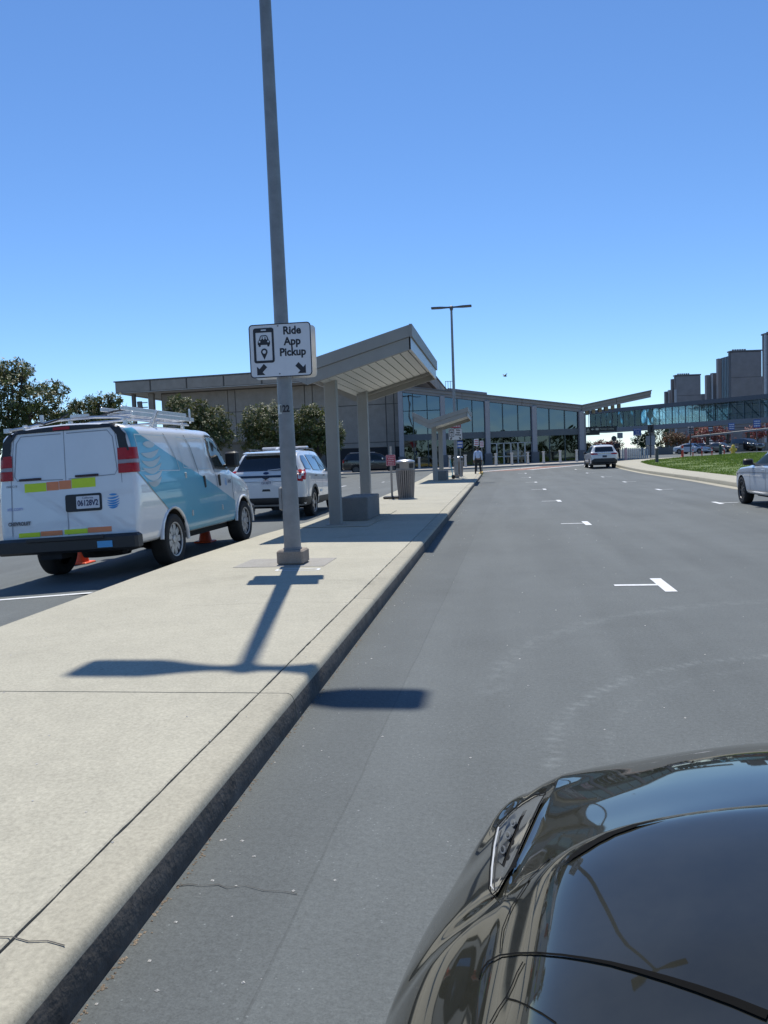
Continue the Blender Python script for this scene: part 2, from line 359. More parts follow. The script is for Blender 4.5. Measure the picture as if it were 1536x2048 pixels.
# concrete inset and painted loop at the pole foot
mb = MB(); mb.box((-2.72, 9.83, KT+.003), (1.15, .78, .006), ch=.002); mb.build('patch_slab', nodes_concrete('patch_concrete', (.30, .285, .26)), isl)
mb = MB(); o1 = rrect(-.27, -.085, .27, .085, .05); i1 = rrect(-.235, -.055, .235, .055, .03); n = len(o1)
mb.add([(-2.40+x, 9.17+y, KT+.004) for x, y in o1]+[(-2.40+x, 9.17+y, KT+.004) for x, y in i1], [(k, (k+1) % n, (k+1) % n+n, k+n) for k in range(n)]); mb.build('painted_mark', PAINT, isl, fix=False)
# tactile ramp and end of the island
def sheet(name, pts, mat, dz, parent=None, kind=True, base=hgt):
    v, f = patch_verts(pts, 2.0); mb = MB(); mb.add([(p[0], p[1], base(p[0], p[1])+dz) for p in v], f)
    o = mb.build(name, mat, parent, fix=False)
    if kind and parent is None: struct(o)
    return o
def pr(y):
    g = hgt(-2.5, y); e = interp(LE, y); k = KT*(1-smooth01((y-57.5)/2.6))+.012
    return [(e, g-.1), (KX-.01, g-.1), (KX-.01, g+k), (e+.02, g+k)]
lofty(MB(), pr, 57.52, 60.6, 6).build('ramp', CONC, isl)
sheet('tactile_strip', [(-4.4, 58.2), (-1.25, 57.9), (-1.25, 60.4), (-4.4, 60.4)], YPAINT, 0, isl, base=lambda x, y: hgt(-2.5, y)+KT*(1-smooth01((y-57.5)/2.6))+.018)
mb = MB(); lofty(mb, lambda y: [(KX+.021, hgt(-1, y)), (KX+.026, hgt(-1, y)), (KX+.010, hgt(-1, y)+KT+.003), (KX-.18, hgt(-1, y)+KT+.004), (KX-.18, hgt(-1, y)+KT+.002)], 52.2, 57.45, 3); mb.build('yellow_kerb_paint', YPAINT, isl)
# ---- crossing to the terminal
BRICKM = M('brick_paving', (.24, .13, .10), .85, var=.25, scale=3, bump=.2)
sheet('crossing_paving', [(-1.4, 61.4), (3.6, 68.8), (6.6, 69.6), (1.8, 62.0)], BRICKM, .006)
for a, c in (((-1.9, 61.3), (3.2, 69.0)), ((2.0, 61.8), (7.0, 69.4))):
    sheet('crossing_line', [(a[0], a[1]), (c[0], c[1]), (c[0]+.45, c[1]-.1), (a[0]+.45, a[1]-.1)], PAINT, .012)
# ---- painted stall marks
def stallT(x, y, side=-1, nm='stall_mark', sc=1.0):
    pts = [(x-.055, y-.44), (x+.06, y-.44), (x+.06, y+.44), (x-.055, y+.44)]
    mb = MB(); v = [(x-.06, y-.43), (x+.06, y-.43), (x+.06, y+.43), (x-.06, y+.43)]
    st = [(x+side*.06, y-.045), (x+side*.50, y-.045), (x+side*.50, y+.045), (x+side*.06, y+.045)]
    for q in (v, st): mb.add([(a, c, hgt(a, c)+.004) for a, c in q], [(0, 1, 2, 3)])
    return struct(mb.build(nm, PAINT))
for k in range(7): stallT(1.68+.012*k, 8.71+7.55*k+.03*k*k)
for k in range(6): stallT(5.45, 21.2+7.6*k, 1)
for k in range(5): stallT(-6.9, 24.5+7.6*k, 1)
sheet('stall_line', [(-8.9, 8.55), (-4.75, 8.60), (-4.75, 8.70), (-8.9, 8.65)], PAINT, .005)
for x, y in ((-8.0, 30), (-8.4, 41)): sheet('lane_dash', [(x, y), (x+.12, y), (x+.12, y+2), (x, y+2)], PAINT, .005)
# ---- right-hand pavement, lawn
RK = [(-10, 7.65), (10, 7.75), (25, 7.9), (28.7, 7.98), (35, 8.22), (46.5, 8.36), (60.7, 8.6)]
RG = [(-10, 9.4), (20, 9.45), (35, 9.7), (42, 9.95), (58, 10.45), (60.7, 10.6)]
RKP = [(x, y) for y, x in RK]+[(8.9, 66), (9.6, 69.5), (11.2, 72.4), (14, 74.4), (20, 75.9), (34, 77.4)]
RGP = [(x, y) for y, x in RG]+[(11.0, 65.5), (11.9, 68.2), (13.6, 70.6), (16.5, 72.3), (21, 73.7), (34, 75.2)]
def resample(P, n):
    d = [0]
    for a, c in zip(P[:-1], P[1:]): d.append(d[-1]+math.hypot(c[0]-a[0], c[1]-a[1]))
    T = np.linspace(0, d[-1], n); return [(float(np.interp(t, d, [p[0] for p in P])), float(np.interp(t, d, [p[1] for p in P]))) for t in T]
A_, B_ = resample(RKP, 61), resample(RGP, 61); rp = struct(empty('right_pavement'))
for s in range(0, 60, 4):
    V = []; Fs = []
    for i in range(s, s+5):
        (ax, ay), (bx, by) = A_[i], B_[i]; d = Vector((bx-ax, by-ay)).normalized(); e = .006 if i == s else (-.006 if i == s+4 else 0)
        t = Vector((-d.y, d.x))*-e; k = 0.19
        V += [(ax+d.x*k+t.x, ay+d.y*k+t.y, hgt(ax, ay)+KT), (bx+t.x, by+t.y, hgt(bx, by)+KT+.01)]
        if i > s: q = len(V)-2; Fs.append((q-2, q, q+1, q-1))
    mb = MB(); mb.add(V, Fs); mb.build('paving_slab', CONC, rp, fix=False)
    V = []; Fs = []
    for i in range(s, s+5):
        (ax, ay), (bx, by) = A_[i], B_[i]; d = Vector((bx-ax, by-ay)).normalized(); g = hgt(ax, ay)
        for k, z in ((-.45, .006), (-.02, .012), (0, .015), (.012, KT-.03), (.035, KT), (.186, KT), (.19, KT-.05)): V.append((ax+d.x*k, ay+d.y*k, g+z))
        if i > s:
            q = len(V)-7
            for j in range(6): Fs.append((q-7+j, q+j, q+j+1, q-6+j))
    mb = MB(); mb.add(V, Fs); mb.build('kerb_stone', KERBM, rp, smooth=35, fix=False)
GR = M('lawn_soil', (.10, .145, .025), .9, var=.3, scale=4)
V = []; Fs = []
for i in range(61):
    bx, by = B_[i]; cx, cy = max(bx, 36.0+.0*i), by
    for k in range(7):
        f = k/6; x = bx+(36-bx)*f if bx < 36 else bx; V.append((x, by-.0*f, hgt(x, by)+KT+.015+.18*smooth01(f*4)))
    if i:
        q = 7*i
        for k in range(6): Fs.append((q-7+k, q+k, q+k+1, q-6+k))
mb = MB(); mb.add(V, Fs); struct(mb.build('lawn', GR, smooth=60, fix=False))
GLM = leafmat('grass_blades', [(.09, .16, .018), (.14, .22, .028), (.19, .27, .04), (.24, .29, .06)], .55, .3)
rg = random.Random(3); V = []; Fs = []
def lawnz(x, y, bx): return hgt(x, y)+KT+.015+.18*smooth01((x-bx)/(36-bx)*4)
bys = [p[1] for p in B_]; bxs = [p[0] for p in B_]
cnt = 0
while cnt < 42000:
    y = 26+49*rg.random()**.8; bx = float(np.interp(y, bys, bxs)); x = bx+.02+(30-bx)*rg.random()**1.3
    if x > .42*y+4: continue
    cnt += 1; z = lawnz(x, y, bx); h = rg.uniform(.035, .085)*(1+.5*math.sin(x*1.7)*math.sin(y*1.1)); a = rg.uniform(0, 3.14); wd = .012+.0005*y; lx, ly = rg.uniform(-.03, .03), rg.uniform(-.03, .03)
    k = len(V); c, s = math.cos(a)*wd, math.sin(a)*wd; V += [(x-c, y-s, z-.01), (x+c, y+s, z-.01), (x+lx, y+ly, z+h)]; Fs.append((k, k+1, k+2))
mb = MB(); mb.add(V, Fs); go = mb.build('grass', GLM, fix=False); go['kind'] = 'stuff'; go['label'] = 'short green grass covering the lawn beside the right pavement'
# ---- terminal forecourt (kerb, apron)
AP0, AP1 = at(150, 960, 67.5), at(1236, 915, 70.5)
mb = MB(); V = []; Fs = []; n = 24
for i in range(n+1):
    p = AP0.lerp(AP1, i/n); q = p+F0*12
    for k, (c, z) in enumerate(((p, .0), (p+F0*.02, .13), (p+F0*.06, .15), (p+F0*.3, .155), (p+F0*12, .16))): V.append((c.x, c.y, hgt(c.x, c.y)+z))
    if i:
        j = 5*i
        for k in range(4): Fs.append((j-5+k, j+k, j+k+1, j-4+k))
mb.add(V, Fs); struct(mb.build('forecourt_pavement', nodes_concrete('forecourt_concrete', (.33, .31, .28)), smooth=30, fix=False))

# ---- stone chips and flecks lying about
rg = random.Random(19); V = []; F = []
def chip(x, y, z, s):
    k = len(V); a = rg.uniform(0, 6.28); pts = [(math.cos(a+q*1.57)*s*rg.uniform(.5, 1.2), math.sin(a+q*1.57)*s*rg.uniform(.5, 1.2)) for q in range(4)]
    V.extend([(x+p[0], y+p[1], z) for p in pts]); V.append((x, y, z+s*.5)); F.extend([(k+q, k+(q+1) % 4, k+4) for q in range(4)])
for _ in range(280):
    y = 1.6+22*rg.random()**1.6; x = rg.uniform(-1.1, 1.2+.5*y) if rg.random() < .72 else rg.uniform(-1.14, -.9)
    if x < 2.0 and x > -.25 and y < 2.0: continue
    chip(x, y, .001, rg.uniform(.003, .009)*(1+y*.03))
for _ in range(110):
    y = 1.8+16*rg.random()**1.5; chip(rg.uniform(-3.8, -1.25), y, KT+.001, rg.uniform(.003, .008)*(1+y*.03))
mb = MB(); mb.add(V, F); go = mb.build('stone_chips', M('pale_chip', (.50, .48, .44), .8, var=.3, scale=3), fix=False); go['kind'] = 'stuff'; go['label'] = 'pale stone chips scattered on the road and pavement'
# grit gathered in the gutter
V = []; F = []
for _ in range(900):
    y = 1.5+26*rg.random()**1.7; chip(KX+.022+abs(rg.gauss(0, .012)), y, .001, rg.uniform(.003, .008))
mb = MB(); mb.add(V, F); go = mb.build('gutter_grit', M('tan_grit', (.26, .20, .14), .9, var=.4, scale=9), fix=False); go['kind'] = 'stuff'; go['label'] = 'tan grit gathered along the foot of the kerb'
# ================================================================== BUILDINGS
WALLM = M('precast_panel', (.30, .265, .23), .85, var=.14, scale=1.2, bump=.5, bscale=30); WALLB = M('precast_groove', (.15, .135, .12), .9)
FASM = M('precast_fascia', (.33, .285, .24), .85, var=.12, scale=1.5, bump=.4, bscale=30); SOFM = M('soffit_plaster', (.52, .49, .45), .8, var=.06)
TRIM = M('roof_trim', (.16, .15, .145), .6); ROOFM = M('flat_roof', (.30, .28, .26), .9); DARKM = M('dark_recess', (.02, .02, .022), .8, var=0)
GREYC = M('painted_column', (.33, .32, .33), .6, var=.08); MUL = M('dark_mullion', (.05, .07, .075), .4, metal=.4, var=0)
FGREY = M('grey_fascia', (.27, .255, .25), .65, var=.07, scale=2)
GLASS_U = M('teal_glass', (0, 0, 0), .012, trans=((.05, .08, .10), .17, (.46, .60, .72))); GLASS_L = M('dark_glass', (0, 0, 0), .02, trans=((.16, .20, .22), .05, (.6, .75, .8)))
def quadprism(mb, pts, d, mi=0):
    """a four-cornered slab: pts front face, d the offset to the back face"""
    P = [Vector(p) for p in pts]; Q = [p+Vector(d) for p in P]; n = len(P)
    mb.add(P+Q, [tuple(range(n)), tuple(reversed(range(n, 2*n)))]+[(i, i+n, (i+1) % n+n, (i+1) % n) for i in range(n)], mi); return mb
# ---- concrete block with overhanging roof band
tb = thing('terminal_building', 'long brown precast concrete terminal block with overhanging roof band behind the trees', 'building', (-22, 82, 0)); OB = Vector((-22, 82, 0))
FA, FB = Vector((-39.9, 80.06, 0)), Vector((-6.9, 76.8, 0)); FD = (FB-FA).normalized(); FN = Vector((FD.y, -FD.x, 0))   # FN towards the camera
FL = (FB-FA).length; ZB, ZT = 9.22, 10.50
def bl(p, z): return Vector((p.x, p.y, z))-OB
npan = 8
for k in range(npan):
    a, c = FA+FD*(FL*k/npan+.09), FA+FD*(FL*(k+1)/npan-.09)
    quadprism(MB(), [bl(a, ZB+.12), bl(c, ZB+.12), bl(c, ZT-.14), bl(a, ZT-.14)], -FN*.25).build('fascia_panel', FASM, tb)
for k in range(8):
    a, c = FB+Vector((0, 4.3*k+.09, 0)), FB+Vector((0, 4.3*k+4.21, 0))
    quadprism(MB(), [bl(a, ZB+.12), bl(c, ZB+.12), bl(c, ZT-.14), bl(a, ZT-.14)], (-.25, 0, 0)).build('fascia_panel', FASM, tb)
mb = MB(); quadprism(mb, [bl(FA-FN*.1, ZB), bl(FB-FN*.1, ZB), bl(FB-FN*.1, ZT-.02), bl(FA-FN*.1, ZT-.02)], -FN*.4)
quadprism(mb, [bl(FB+Vector((-.1, 0, 0)), ZB), bl(FB+Vector((-.1, 34.4, 0)), ZB), bl(FB+Vector((-.1, 34.4, 0)), ZT-.02), bl(FB+Vector((-.1, 0, 0)), ZT-.02)], (-.4, 0, 0))
quadprism(mb, [bl(FA-FN*.1, ZB), bl(FA-FN*30, ZB), bl(FA-FN*30, ZT-.02), bl(FA-FN*.1, ZT-.02)], FD*.3); mb.build('roof_band', WALLB, tb)
mb = MB(); a, c = FA+FN*.06-FD*.1, FB+FN*.06+FD*.1
quadprism(mb, [bl(a, ZT-.1), bl(c, ZT-.1), bl(c, ZT+.02), bl(a, ZT+.02)], -FN*.3); quadprism(mb, [bl(c, ZT-.1), bl(c+Vector((0, 34.5, 0)), ZT-.1), bl(c+Vector((0, 34.5, 0)), ZT+.02), bl(c, ZT+.02)], (-.3, 0, 0)); mb.build('roof_edge', TRIM, tb)
mb = MB(); quadprism(mb, [bl(FA, ZB+.01), bl(FB, ZB+.01), bl(FB+Vector((0, 34, 0)), ZB+.01), bl(FA+Vector((0, 34, 0)), ZB+.01)], (0, 0, .06)); mb.build('soffit', SOFM, tb)
mb = MB(); quadprism(mb, [bl(FA+FD*.5-FN*.6, ZT-.3), bl(FB-FD*.5-FN*.6, ZT-.3), bl(FB+Vector((-.6, 33, 0)), ZT-.3), bl(FA+Vector((.6, 33, 0)), ZT-.3)], (0, 0, .1)); mb.build('roof', ROOFM, tb)
# walls, set back under the band
WA, WB = FA+FD*3.9-FN*2.6, FB-FD*2.4-FN*2.6; WL = (WB-WA).length
mb = MB(); quadprism(mb, [bl(WA, -.3), bl(WB, -.3), bl(WB, ZB+.005), bl(WA, ZB+.005)], -FN*.5); quadprism(mb, [bl(WA, -.3), bl(WA-FN*28, -.3), bl(WA-FN*28, ZB), bl(WA, ZB)], FD*.5)
quadprism(mb, [bl(WB, -.3), bl(WB+Vector((0, 30, 0)), -.3), bl(WB+Vector((0, 30, 0)), ZB), bl(WB, ZB)], -FD*.5); mb.build('wall', WALLB, tb)
u = .1; col = []
while u < WL-.2:
    wd = 7.6 if len(col) % 2 == 0 else .75
    col.append((u, min(u+wd, WL-.1))); u += wd+.09
for ci, (a, c) in enumerate(col):
    for ri, (z0, z1) in enumerate(((.15, 3.0), (3.08, 6.78), (6.86, 9.1))):
        if ri == 0 and c > WL-6 and ci % 2 == 0: z0 = 2.55
        p, q = WA+FD*a+FN*.09, WA+FD*c+FN*.09
        quadprism(MB(), [bl(p, z0), bl(q, z0), bl(q, z1), bl(p, z1)], -FN*.07).build('wall_panel', WALLM, tb)
p, q = WA+FD*(WL-8.6)+FN*.03, WA+FD*(WL-.3)+FN*.03; quadprism(MB(), [bl(p, 0), bl(q, 0), bl(q, 2.5), bl(p, 2.5)], FN*.02).build('dark_opening', DARKM, tb)
mb = MB(); p = FA+FD*1.2-FN*1.6; mb.box(bl(p, 4.6)+Vector((0, 0, 0)), (.35, .35, 9.2)); mb.build('downpipe', TRIM, tb)
mb = MB(); p = FA+FD*3.2-FN*1.8; mb.box(bl(p, 4.6), (.55, .55, 9.2)); mb.build('column', WALLM, tb)
mb = MB(); p = FA+FD*2.3-FN*.9; mb.box(bl(p, 7.9), (.45, .3, .9), rx=.2); mb.tube([bl(p, 8.2), bl(p+FD*.9, 8.2)], .05); mb.tube([bl(p, 7.7), bl(p+FD*.9, 7.7)], .05); mb.build('floodlight', TRIM, tb)
mb = MB(); mb.lathe(bl(FA+FD*6-FN*8, 0), [(1.6, ZT-.2), (1.6, ZT+.12), (1.2, ZT+.3)], 16); mb.build('roof_vent', ROOFM, tb)
mb = MB(); mb.box(bl(at(466, 878, 64), 0)+Vector((0, 0, 1.45)), (2.6, .6, 3.2), rz=-.05); mb.box(bl(at(466, 878, 64), 3.1), (2.7, .7, .12), rz=-.05); mb.build('screen_wall', WALLM, tb)
# ---- glazed hall
D_H = 78.0
gh = thing('glazed_hall', 'glass fronted entrance hall with grey columns and folded roof', 'building', F0*D_H); OH = F0*D_H
def hU(px, py=850): return at(px, py, D_H).dot(R0)
def hz(px, py): return at(px, py, D_H).z
def hp(u, z, d=0.): return Vector(R0*u+F0*d)+Vector((0, 0, z))
uL, uV, uT = hU(804, 780), hU(1163, 812), hU(1302, 782)
tL, tV, tT = 8.36, 5.87, 7.06; bL, bV, bT = 7.72, 5.18, 6.36
def topz(u): return tL+(tV-tL)*(u-uL)/(uV-uL) if u < uV else tV+(tT-tV)*(u-uV)/(uT-uV)
def botz(u): return bL+(bV-bL)*(u-uL)/(uV-uL) if u < uV else bV+(bT-bV)*(u-uV)/(uT-uV)
BZ0, BZ1 = 3.02, 3.62
for nm, a, c in (('roof_slope', uL, uV), ('roof_wing', uV, uT)):
    mb = MB(); quadprism(mb, [hp(a, topz(a)-.12, -.25), hp(c, topz(c)-.12, -.25), hp(c, topz(c), -.25), hp(a, topz(a), -.25)], F0*22); quadprism(mb, [hp(a, botz(a)+.05, .1), hp(c, botz(c)+.05, .1), hp(c, topz(c)-.13, .1), hp(a, topz(a)-.13, .1)], F0*21.6); mb.build(nm, TRIM, gh)
for a, c in ((uL, uV), (uV, uT)):
    n = 3 if a == uL else 2
    for k in range(n):
        for r in range(2):
            p, q = a+(c-a)*k/n+.02, a+(c-a)*(k+1)/n-.02
            def zz(u, f): return botz(u)+(topz(u)-.12-botz(u))*f
            f0, f1 = (0, .49) if r == 0 else (.52, 1)
            dd = -.12 if r else 0.
            quadprism(MB(), [hp(p, zz(p, f0), dd), hp(q, zz(q, f0), dd), hp(q, zz(q, f1), dd), hp(p, zz(p, f1), dd)], F0*.25).build('fascia_panel', FGREY, gh)
mb = MB()
for k in range(6):
    for j in range(2):
        u = uV+1.0+k*.85; mb.box(hp(u, botz(u)-.18, 2+j*5+.7*k), (.32, .3, .42), rz=PSI)
mb.build('soffit_light', M('light_housing', (.42, .36, .28), .6), gh)
# columns
for px in (802, 886, 975, 1068.5, 1162.5):
    u = hU(px); wd = .46; z1 = botz(u)+.02
    mb = MB(); mb.box(hp(u, z1/2+.05, .1), (wd, .7, z1), rz=PSI, ch=.03); cl = mb.build('column', GREYC, gh)
    mb = MB(); mb.box(hp(u, .85, .1), (wd+.25, .95, 1.3), rz=PSI, ch=.03); mb.build('column_plinth', M('plinth_stone', (.14, .135, .14), .7), cl)
# band between upper and lower glass
for a, c in ((806, 882), (890, 971), (979, 1064), (1073, 1158)):
    p, q = hU(a), hU(c); mb = MB(); quadprism(mb, [hp(p, BZ0, .12), hp(q, BZ0, .12), hp(q, BZ1, .12), hp(p, BZ1, .12)], F0*.35); mb.build('transom_band', M('band_metal', (.10, .115, .125), .5, var=.08), gh)
def pane(a, c, z0a, z0c, z1a, z1c, mat, d=.3, nm='glass_pane'):
    mb = MB(); quadprism(mb, [hp(a, z0a, d), hp(c, z0c, d), hp(c, z1c, d), hp(a, z1a, d)], F0*.015); return mb.build(nm, mat, gh)
bays = ((807, 827, 855.5, 882), (890, 916, 945.5, 971), (979, 1006.5, 1037, 1064), (1073, 1099.5, 1130.5, 1158))
for bi, by in enumerate(bays):
    us = [hU(x) for x in by]
    for k in range(3):
        a, c = us[k]+.03, us[k+1]-.03
        if bi == 0:
            zs = 5.9; pane(a, c, BZ1, BZ1, zs-.03, zs-.03, GLASS_U); pane(a, c, zs+.03, zs+.03, botz(a), botz(c), GLASS_U)
        else: pane(a, c, BZ1, BZ1, botz(a), botz(c), GLASS_U)
        if bi != 2: pane(a, c, .45, .45, BZ0, BZ0, GLASS_L)
    for k in (1, 2):
        u = us[k]; mb = MB(); mb.box(hp(u, (BZ1+botz(u))/2, .28), (.09, .16, botz(u)-BZ1), rz=PSI); mb.build('mullion', MUL, gh)
        if bi != 2: mb = MB(); mb.box(hp(u, (BZ0+.4)/2, .28), (.09, .16, BZ0-.4), rz=PSI); mb.build('mullion', MUL, gh)
    if bi == 2:      # sliding doors
        n = 6; a0, c0 = us[0], us[3]
        for k in range(n):
            a, c = a0+(c0-a0)*k/n+.03, a0+(c0-a0)*(k+1)/n-.03; dr = pane(a, c, .42, .42, 2.45, 2.45, GLASS_L, .3+.05*(k % 2), 'door_leaf')
            mb = MB()
            for q in (a, c): mb.box(hp(q, 1.42, .28+.05*(k % 2)), (.07, .08, 2.1), rz=PSI)
            for z in (1.15, 2.45): mb.box(hp((a+c)/2, z, .28+.05*(k % 2)), (c-a, .08, .07), rz=PSI)
            mb.build('door_frame', M('door_metal', (.36, .37, .38), .4, metal=.6, var=.05), dr)
            pane(a, c, 2.5, 2.5, BZ0, BZ0, GLASS_L)
mb = MB(); quadprism(mb, [hp(uL+.2, .35, 9), hp(uV, .35, 9), hp(uV, 5.1, 9), hp(uL+.2, 7.5, 9)], F0*.2); quadprism(mb, [hp(uL+.2, .3, .5), hp(uV, .3, .5), hp(uV, .3, 9), hp(uL+.2, .3, 9)], (0, 0, .03)); quadprism(mb, [hp(uL+.2, 3.3, 1.5), hp(uV, 3.3, 1.5), hp(uV, 3.3, 9), hp(uL+.2, 3.3, 9)], (0, 0, .15)); mb.build('interior', M('hall_interior', (.10, .10, .10), .8), gh)
rr = random.Random(5)
for k in range(9):
    u = uL+1+k*1.85; mb = MB(); mb.box(hp(u, 1.2+rr.uniform(-.2, .3), 4+rr.uniform(-1, 3)), (rr.uniform(.6, 1.3), .5, 1.4), rz=PSI); mb.build('counter', M('counter_%d' % (k % 3), ((.3, .22, .12), (.12, .2, .3), (.35, .35, .33))[k % 3], .6), gh)
mb = MB(); mb.box(hp(uV+.2, 2.6, 6), (.4, 12, 5.0), rz=PSI); mb.build('end_wall', FGREY, gh)
mb = MB(); p = at(896, 776, 98); q = at(974, 785, 98); quadprism(mb, [p-OH, q-OH, q-OH-Vector((0, 0, .45)), p-OH-Vector((0, 0, .45))], F0*8); mb.build('upper_roof', FGREY, gh)
mb = MB(); p = at(891, 768, 98)-OH
for k in range(4): mb.tube([p+R0*.3*k+Vector((0, 0, -.8)), p+R0*.3*k+Vector((0, 0, .35))], .03, 5)
mb.tube([p+Vector((0, 0, .3)), p+R0*.9+Vector((0, 0, .3))], .03, 5); mb.build('roof_ladder', TRIM, gh)
def shape_sign(parent, name, org, ux, polys, mat, nrm):
    """flat print: polys in (u, v) on the plane org + ux*u + Z*v"""
    mb = MB()
    for P in polys: v, f = patch_verts(P, 10); mb.add([org+ux*p[0]+Vector((0, 0, p[1]))+nrm for p in v], f)
    return mb.build(name, mat, parent, fix=False)
sb = thing('hanging_sign', 'dark direction board with pale arrow hung beneath the upswept roof', 'sign', at(1202, 858, 79.5)); p = Vector((0, 0, 0))
SIGND = M('sign_black', (.02, .022, .025), .5, var=0); PALE = M('sign_pale', (.55, .52, .42), .6, var=0)
mb = MB(); mb.box((0, 0, 0), (3.1, .15, .5), rz=PSI, ch=.02); mb.build('board', SIGND, sb); mb = MB(); mb.box(R0*-.85+Vector((0, 0, -.42)), (1.4, .15, .32), rz=PSI, ch=.02); mb.build('lower_board', SIGND, sb)
mb = MB()
for s_ in (-1.2, 1.2): mb.tube([R0*s_+Vector((0, 0, .2)), R0*s_+Vector((0, 0, 1.9))], .03, 6)
mb.build('hanger', TRIM, sb)
shape_sign(sb, 'print', -F0*.08, R0, [[(-1.45, -.12), (-1.3, .14), (-1.15, -.12)], [(-1.0, 0), (-.85, .12), (-.85, .04), (-.7, .04), (-.7, -.04), (-.85, -.04), (-.85, -.12)], [(-.55, -.1), (-.25, -.1), (-.25, .1), (-.55, .1)]], PALE, Vector((0, 0, 0)))
text('lettering', 'Passenger Loading', .24, PALE, sb, lambda x, y: R0*(x-.15)-F0*.082+Vector((0, 0, y)), align='LEFT', sx=.78)
# ---- glazed footbridge to the garage
fb = thing('footbridge', 'long glass walled footbridge on grey beams running to the garage towers', 'bridge', at(1390, 880, 110)); OF = Vector(fb.location); OF.z = 0; fb.location.z = 0
BA, BB = at(1180, 850, 125.5), at(1660, 850, 93.0); BA.z = BB.z = 0; BD = (BB-BA).normalized(); BN = Vector((BD.y, -BD.x, 0)); BLEN = (BB-BA).length
def bp_(s, z, n=0.): return BA+BD*s+BN*n-OF+Vector((0, 0, z))
for nm, z0, z1, off, mt in (('roof_beam', 7.05, 7.62, .2, M('bridge_roof', (.10, .105, .12), .5)), ('floor_beam', 4.1, 4.75, .1, M('bridge_beam', (.20, .205, .22), .55))):
    mb = MB(); quadprism(mb, [bp_(0, z0, off), bp_(BLEN, z0, off), bp_(BLEN, z1, off), bp_(0, z1, off)], -BN*(3.4+2*off)); mb.build(nm, mt, fb)
BG = M('bridge_glass', (0, 0, 0), .02, trans=((.88, .95, .96), .03, (.6, .8, .9))); nb = 17
STL = M('bridge_steel', (.13, .16, .17), .5, var=.05)
for side in (0., -3.4):
    for k in range(nb):
        a, c = BLEN*k/nb+.03, BLEN*(k+1)/nb-.03
        mb = MB(); quadprism(mb, [bp_(a, 4.76, side-.05), bp_(c, 4.76, side-.05), bp_(c, 7.04, side-.05), bp_(a, 7.04, side-.05)], -BN*.02); mb.build('glass_pane', BG, fb)
        mb = MB(); mb.tube([bp_(a-.03, 4.7, side-.03), bp_(a-.03, 7.08, side-.03)], .06, 6); mb.tube([bp_((a+c)/2, 4.7, side-.03), bp_((a+c)/2, 7.08, side-.03)], .03, 6); mb.build('mullion', STL, fb)
        mb = MB(); mb.tube([bp_(a, 7.0, side-.25), bp_(c, 4.8, side-.25)], .055, 6); mb.build('truss_brace', STL, fb)
    mb = MB()
    for z in (5.45, 6.6): mb.tube([bp_(0, z, side-.2), bp_(BLEN, z, side-.2)], .035, 6)
    mb.build('handrail', STL, fb)
for s in (10.5, 30.0):
    mb = MB(); mb.box(bp_(s, 2.2, -1.7), (.6, .6, 4.6), rz=math.atan2(BD.y, BD.x)); mb.build('pier', GREYC, fb)
# ---- garage stair towers
TWM = M('tower_concrete', (.27, .25, .245), .9, var=.12, scale=.6, bump=.3, bscale=8); TW2 = M('tower_shaft', (.17, .158, .158), .9, var=.1, scale=.6)
TGL = M('tower_glass', (.16, .27, .34), .08, metal=.5, var=.05); RIB = M('tower_rib', (.38, .40, .42), .6)
def tower(px0, px1, pyt, d, label, glass, shafts, name='stair_tower'):
    """shafts: (px0, px1, py_top, setback, material)"""
    base = at((px0+px1)/2, 890, d); base.z = 0; t = thing(name, label, 'tower', base)
    a, c = at(px0, pyt, d), at(px1, pyt, d); zt = a.z
    u0, u1 = a.dot(R0)-base.dot(R0), c.dot(R0)-base.dot(R0); dep = 1.2
    rows = 4
    mb = MB(); quadprism(mb, [R0*u0+F0*.05, R0*u1+F0*.05, R0*u1+F0*.05+ZZ*(zt-.05), R0*u0+F0*.05+ZZ*(zt-.05)], F0*dep); mb.build('core', TW2, t)
    for r in range(rows):
        z0, z1 = zt*r/rows, zt*(r+1)/rows-.12
        mb = MB(); quadprism(mb, [R0*u0+ZZ*z0, R0*u1+ZZ*z0, R0*u1+ZZ*z1, R0*u0+ZZ*z1], F0*.3); mb.build('wall_panel', TWM, t)
    mb = MB(); quadprism(mb, [R0*(u0-.15)-F0*.1+ZZ*zt, R0*(u1+.1)-F0*.1+ZZ*zt, R0*(u1+.1)-F0*.1+ZZ*(zt+.25), R0*(u0-.15)-F0*.1+ZZ*(zt+.25)], F0*(dep+.3)); mb.build('parapet', TW2, t)
    for (a_, c_, py, sb_, mt) in shafts:
        p, q = at(a_, py, d+sb_), at(c_, py, d+sb_); p0, q0 = p-base, q-base; mb = MB(); z = p.z
        quadprism(mb, [Vector((p0.x, p0.y, 0)), Vector((q0.x, q0.y, 0)), Vector((q0.x, q0.y, z)), Vector((p0.x, p0.y, z))], F0*(.35 if mt is RIB else .9)); mb.build('shaft' if mt is not RIB else 'rib', mt, t)
    if glass:
        a_, c_, py, sb_ = glass; p, q = at(a_, py, d+sb_)-base, at(c_, py, d+.3)-base; n = 6
        for k in range(n):
            s, e = p.lerp(q, k/n), p.lerp(q, (k+1)/n); zt2 = at(a_, py, d+sb_).z
            mb = MB(); quadprism(mb, [Vector((s.x, s.y, 1)), Vector((e.x, e.y, 1)), Vector((e.x, e.y, zt2)), Vector((s.x, s.y, zt2))], F0*.1); mb.build('glass_strip', TGL, t)
            mb = MB(); mb.box((s.x, s.y-.1, zt2/2), (.13, .2, zt2), rz=PSI); mb.build('mullion', TW2, t)
    mb = MB()
    for k in range(6): mb.box(R0*(u0+.8+.45*k)+F0*1+ZZ*(zt+.4), (.3, .3, .35))
    mb.build('roof_unit', TRIM, t); return t
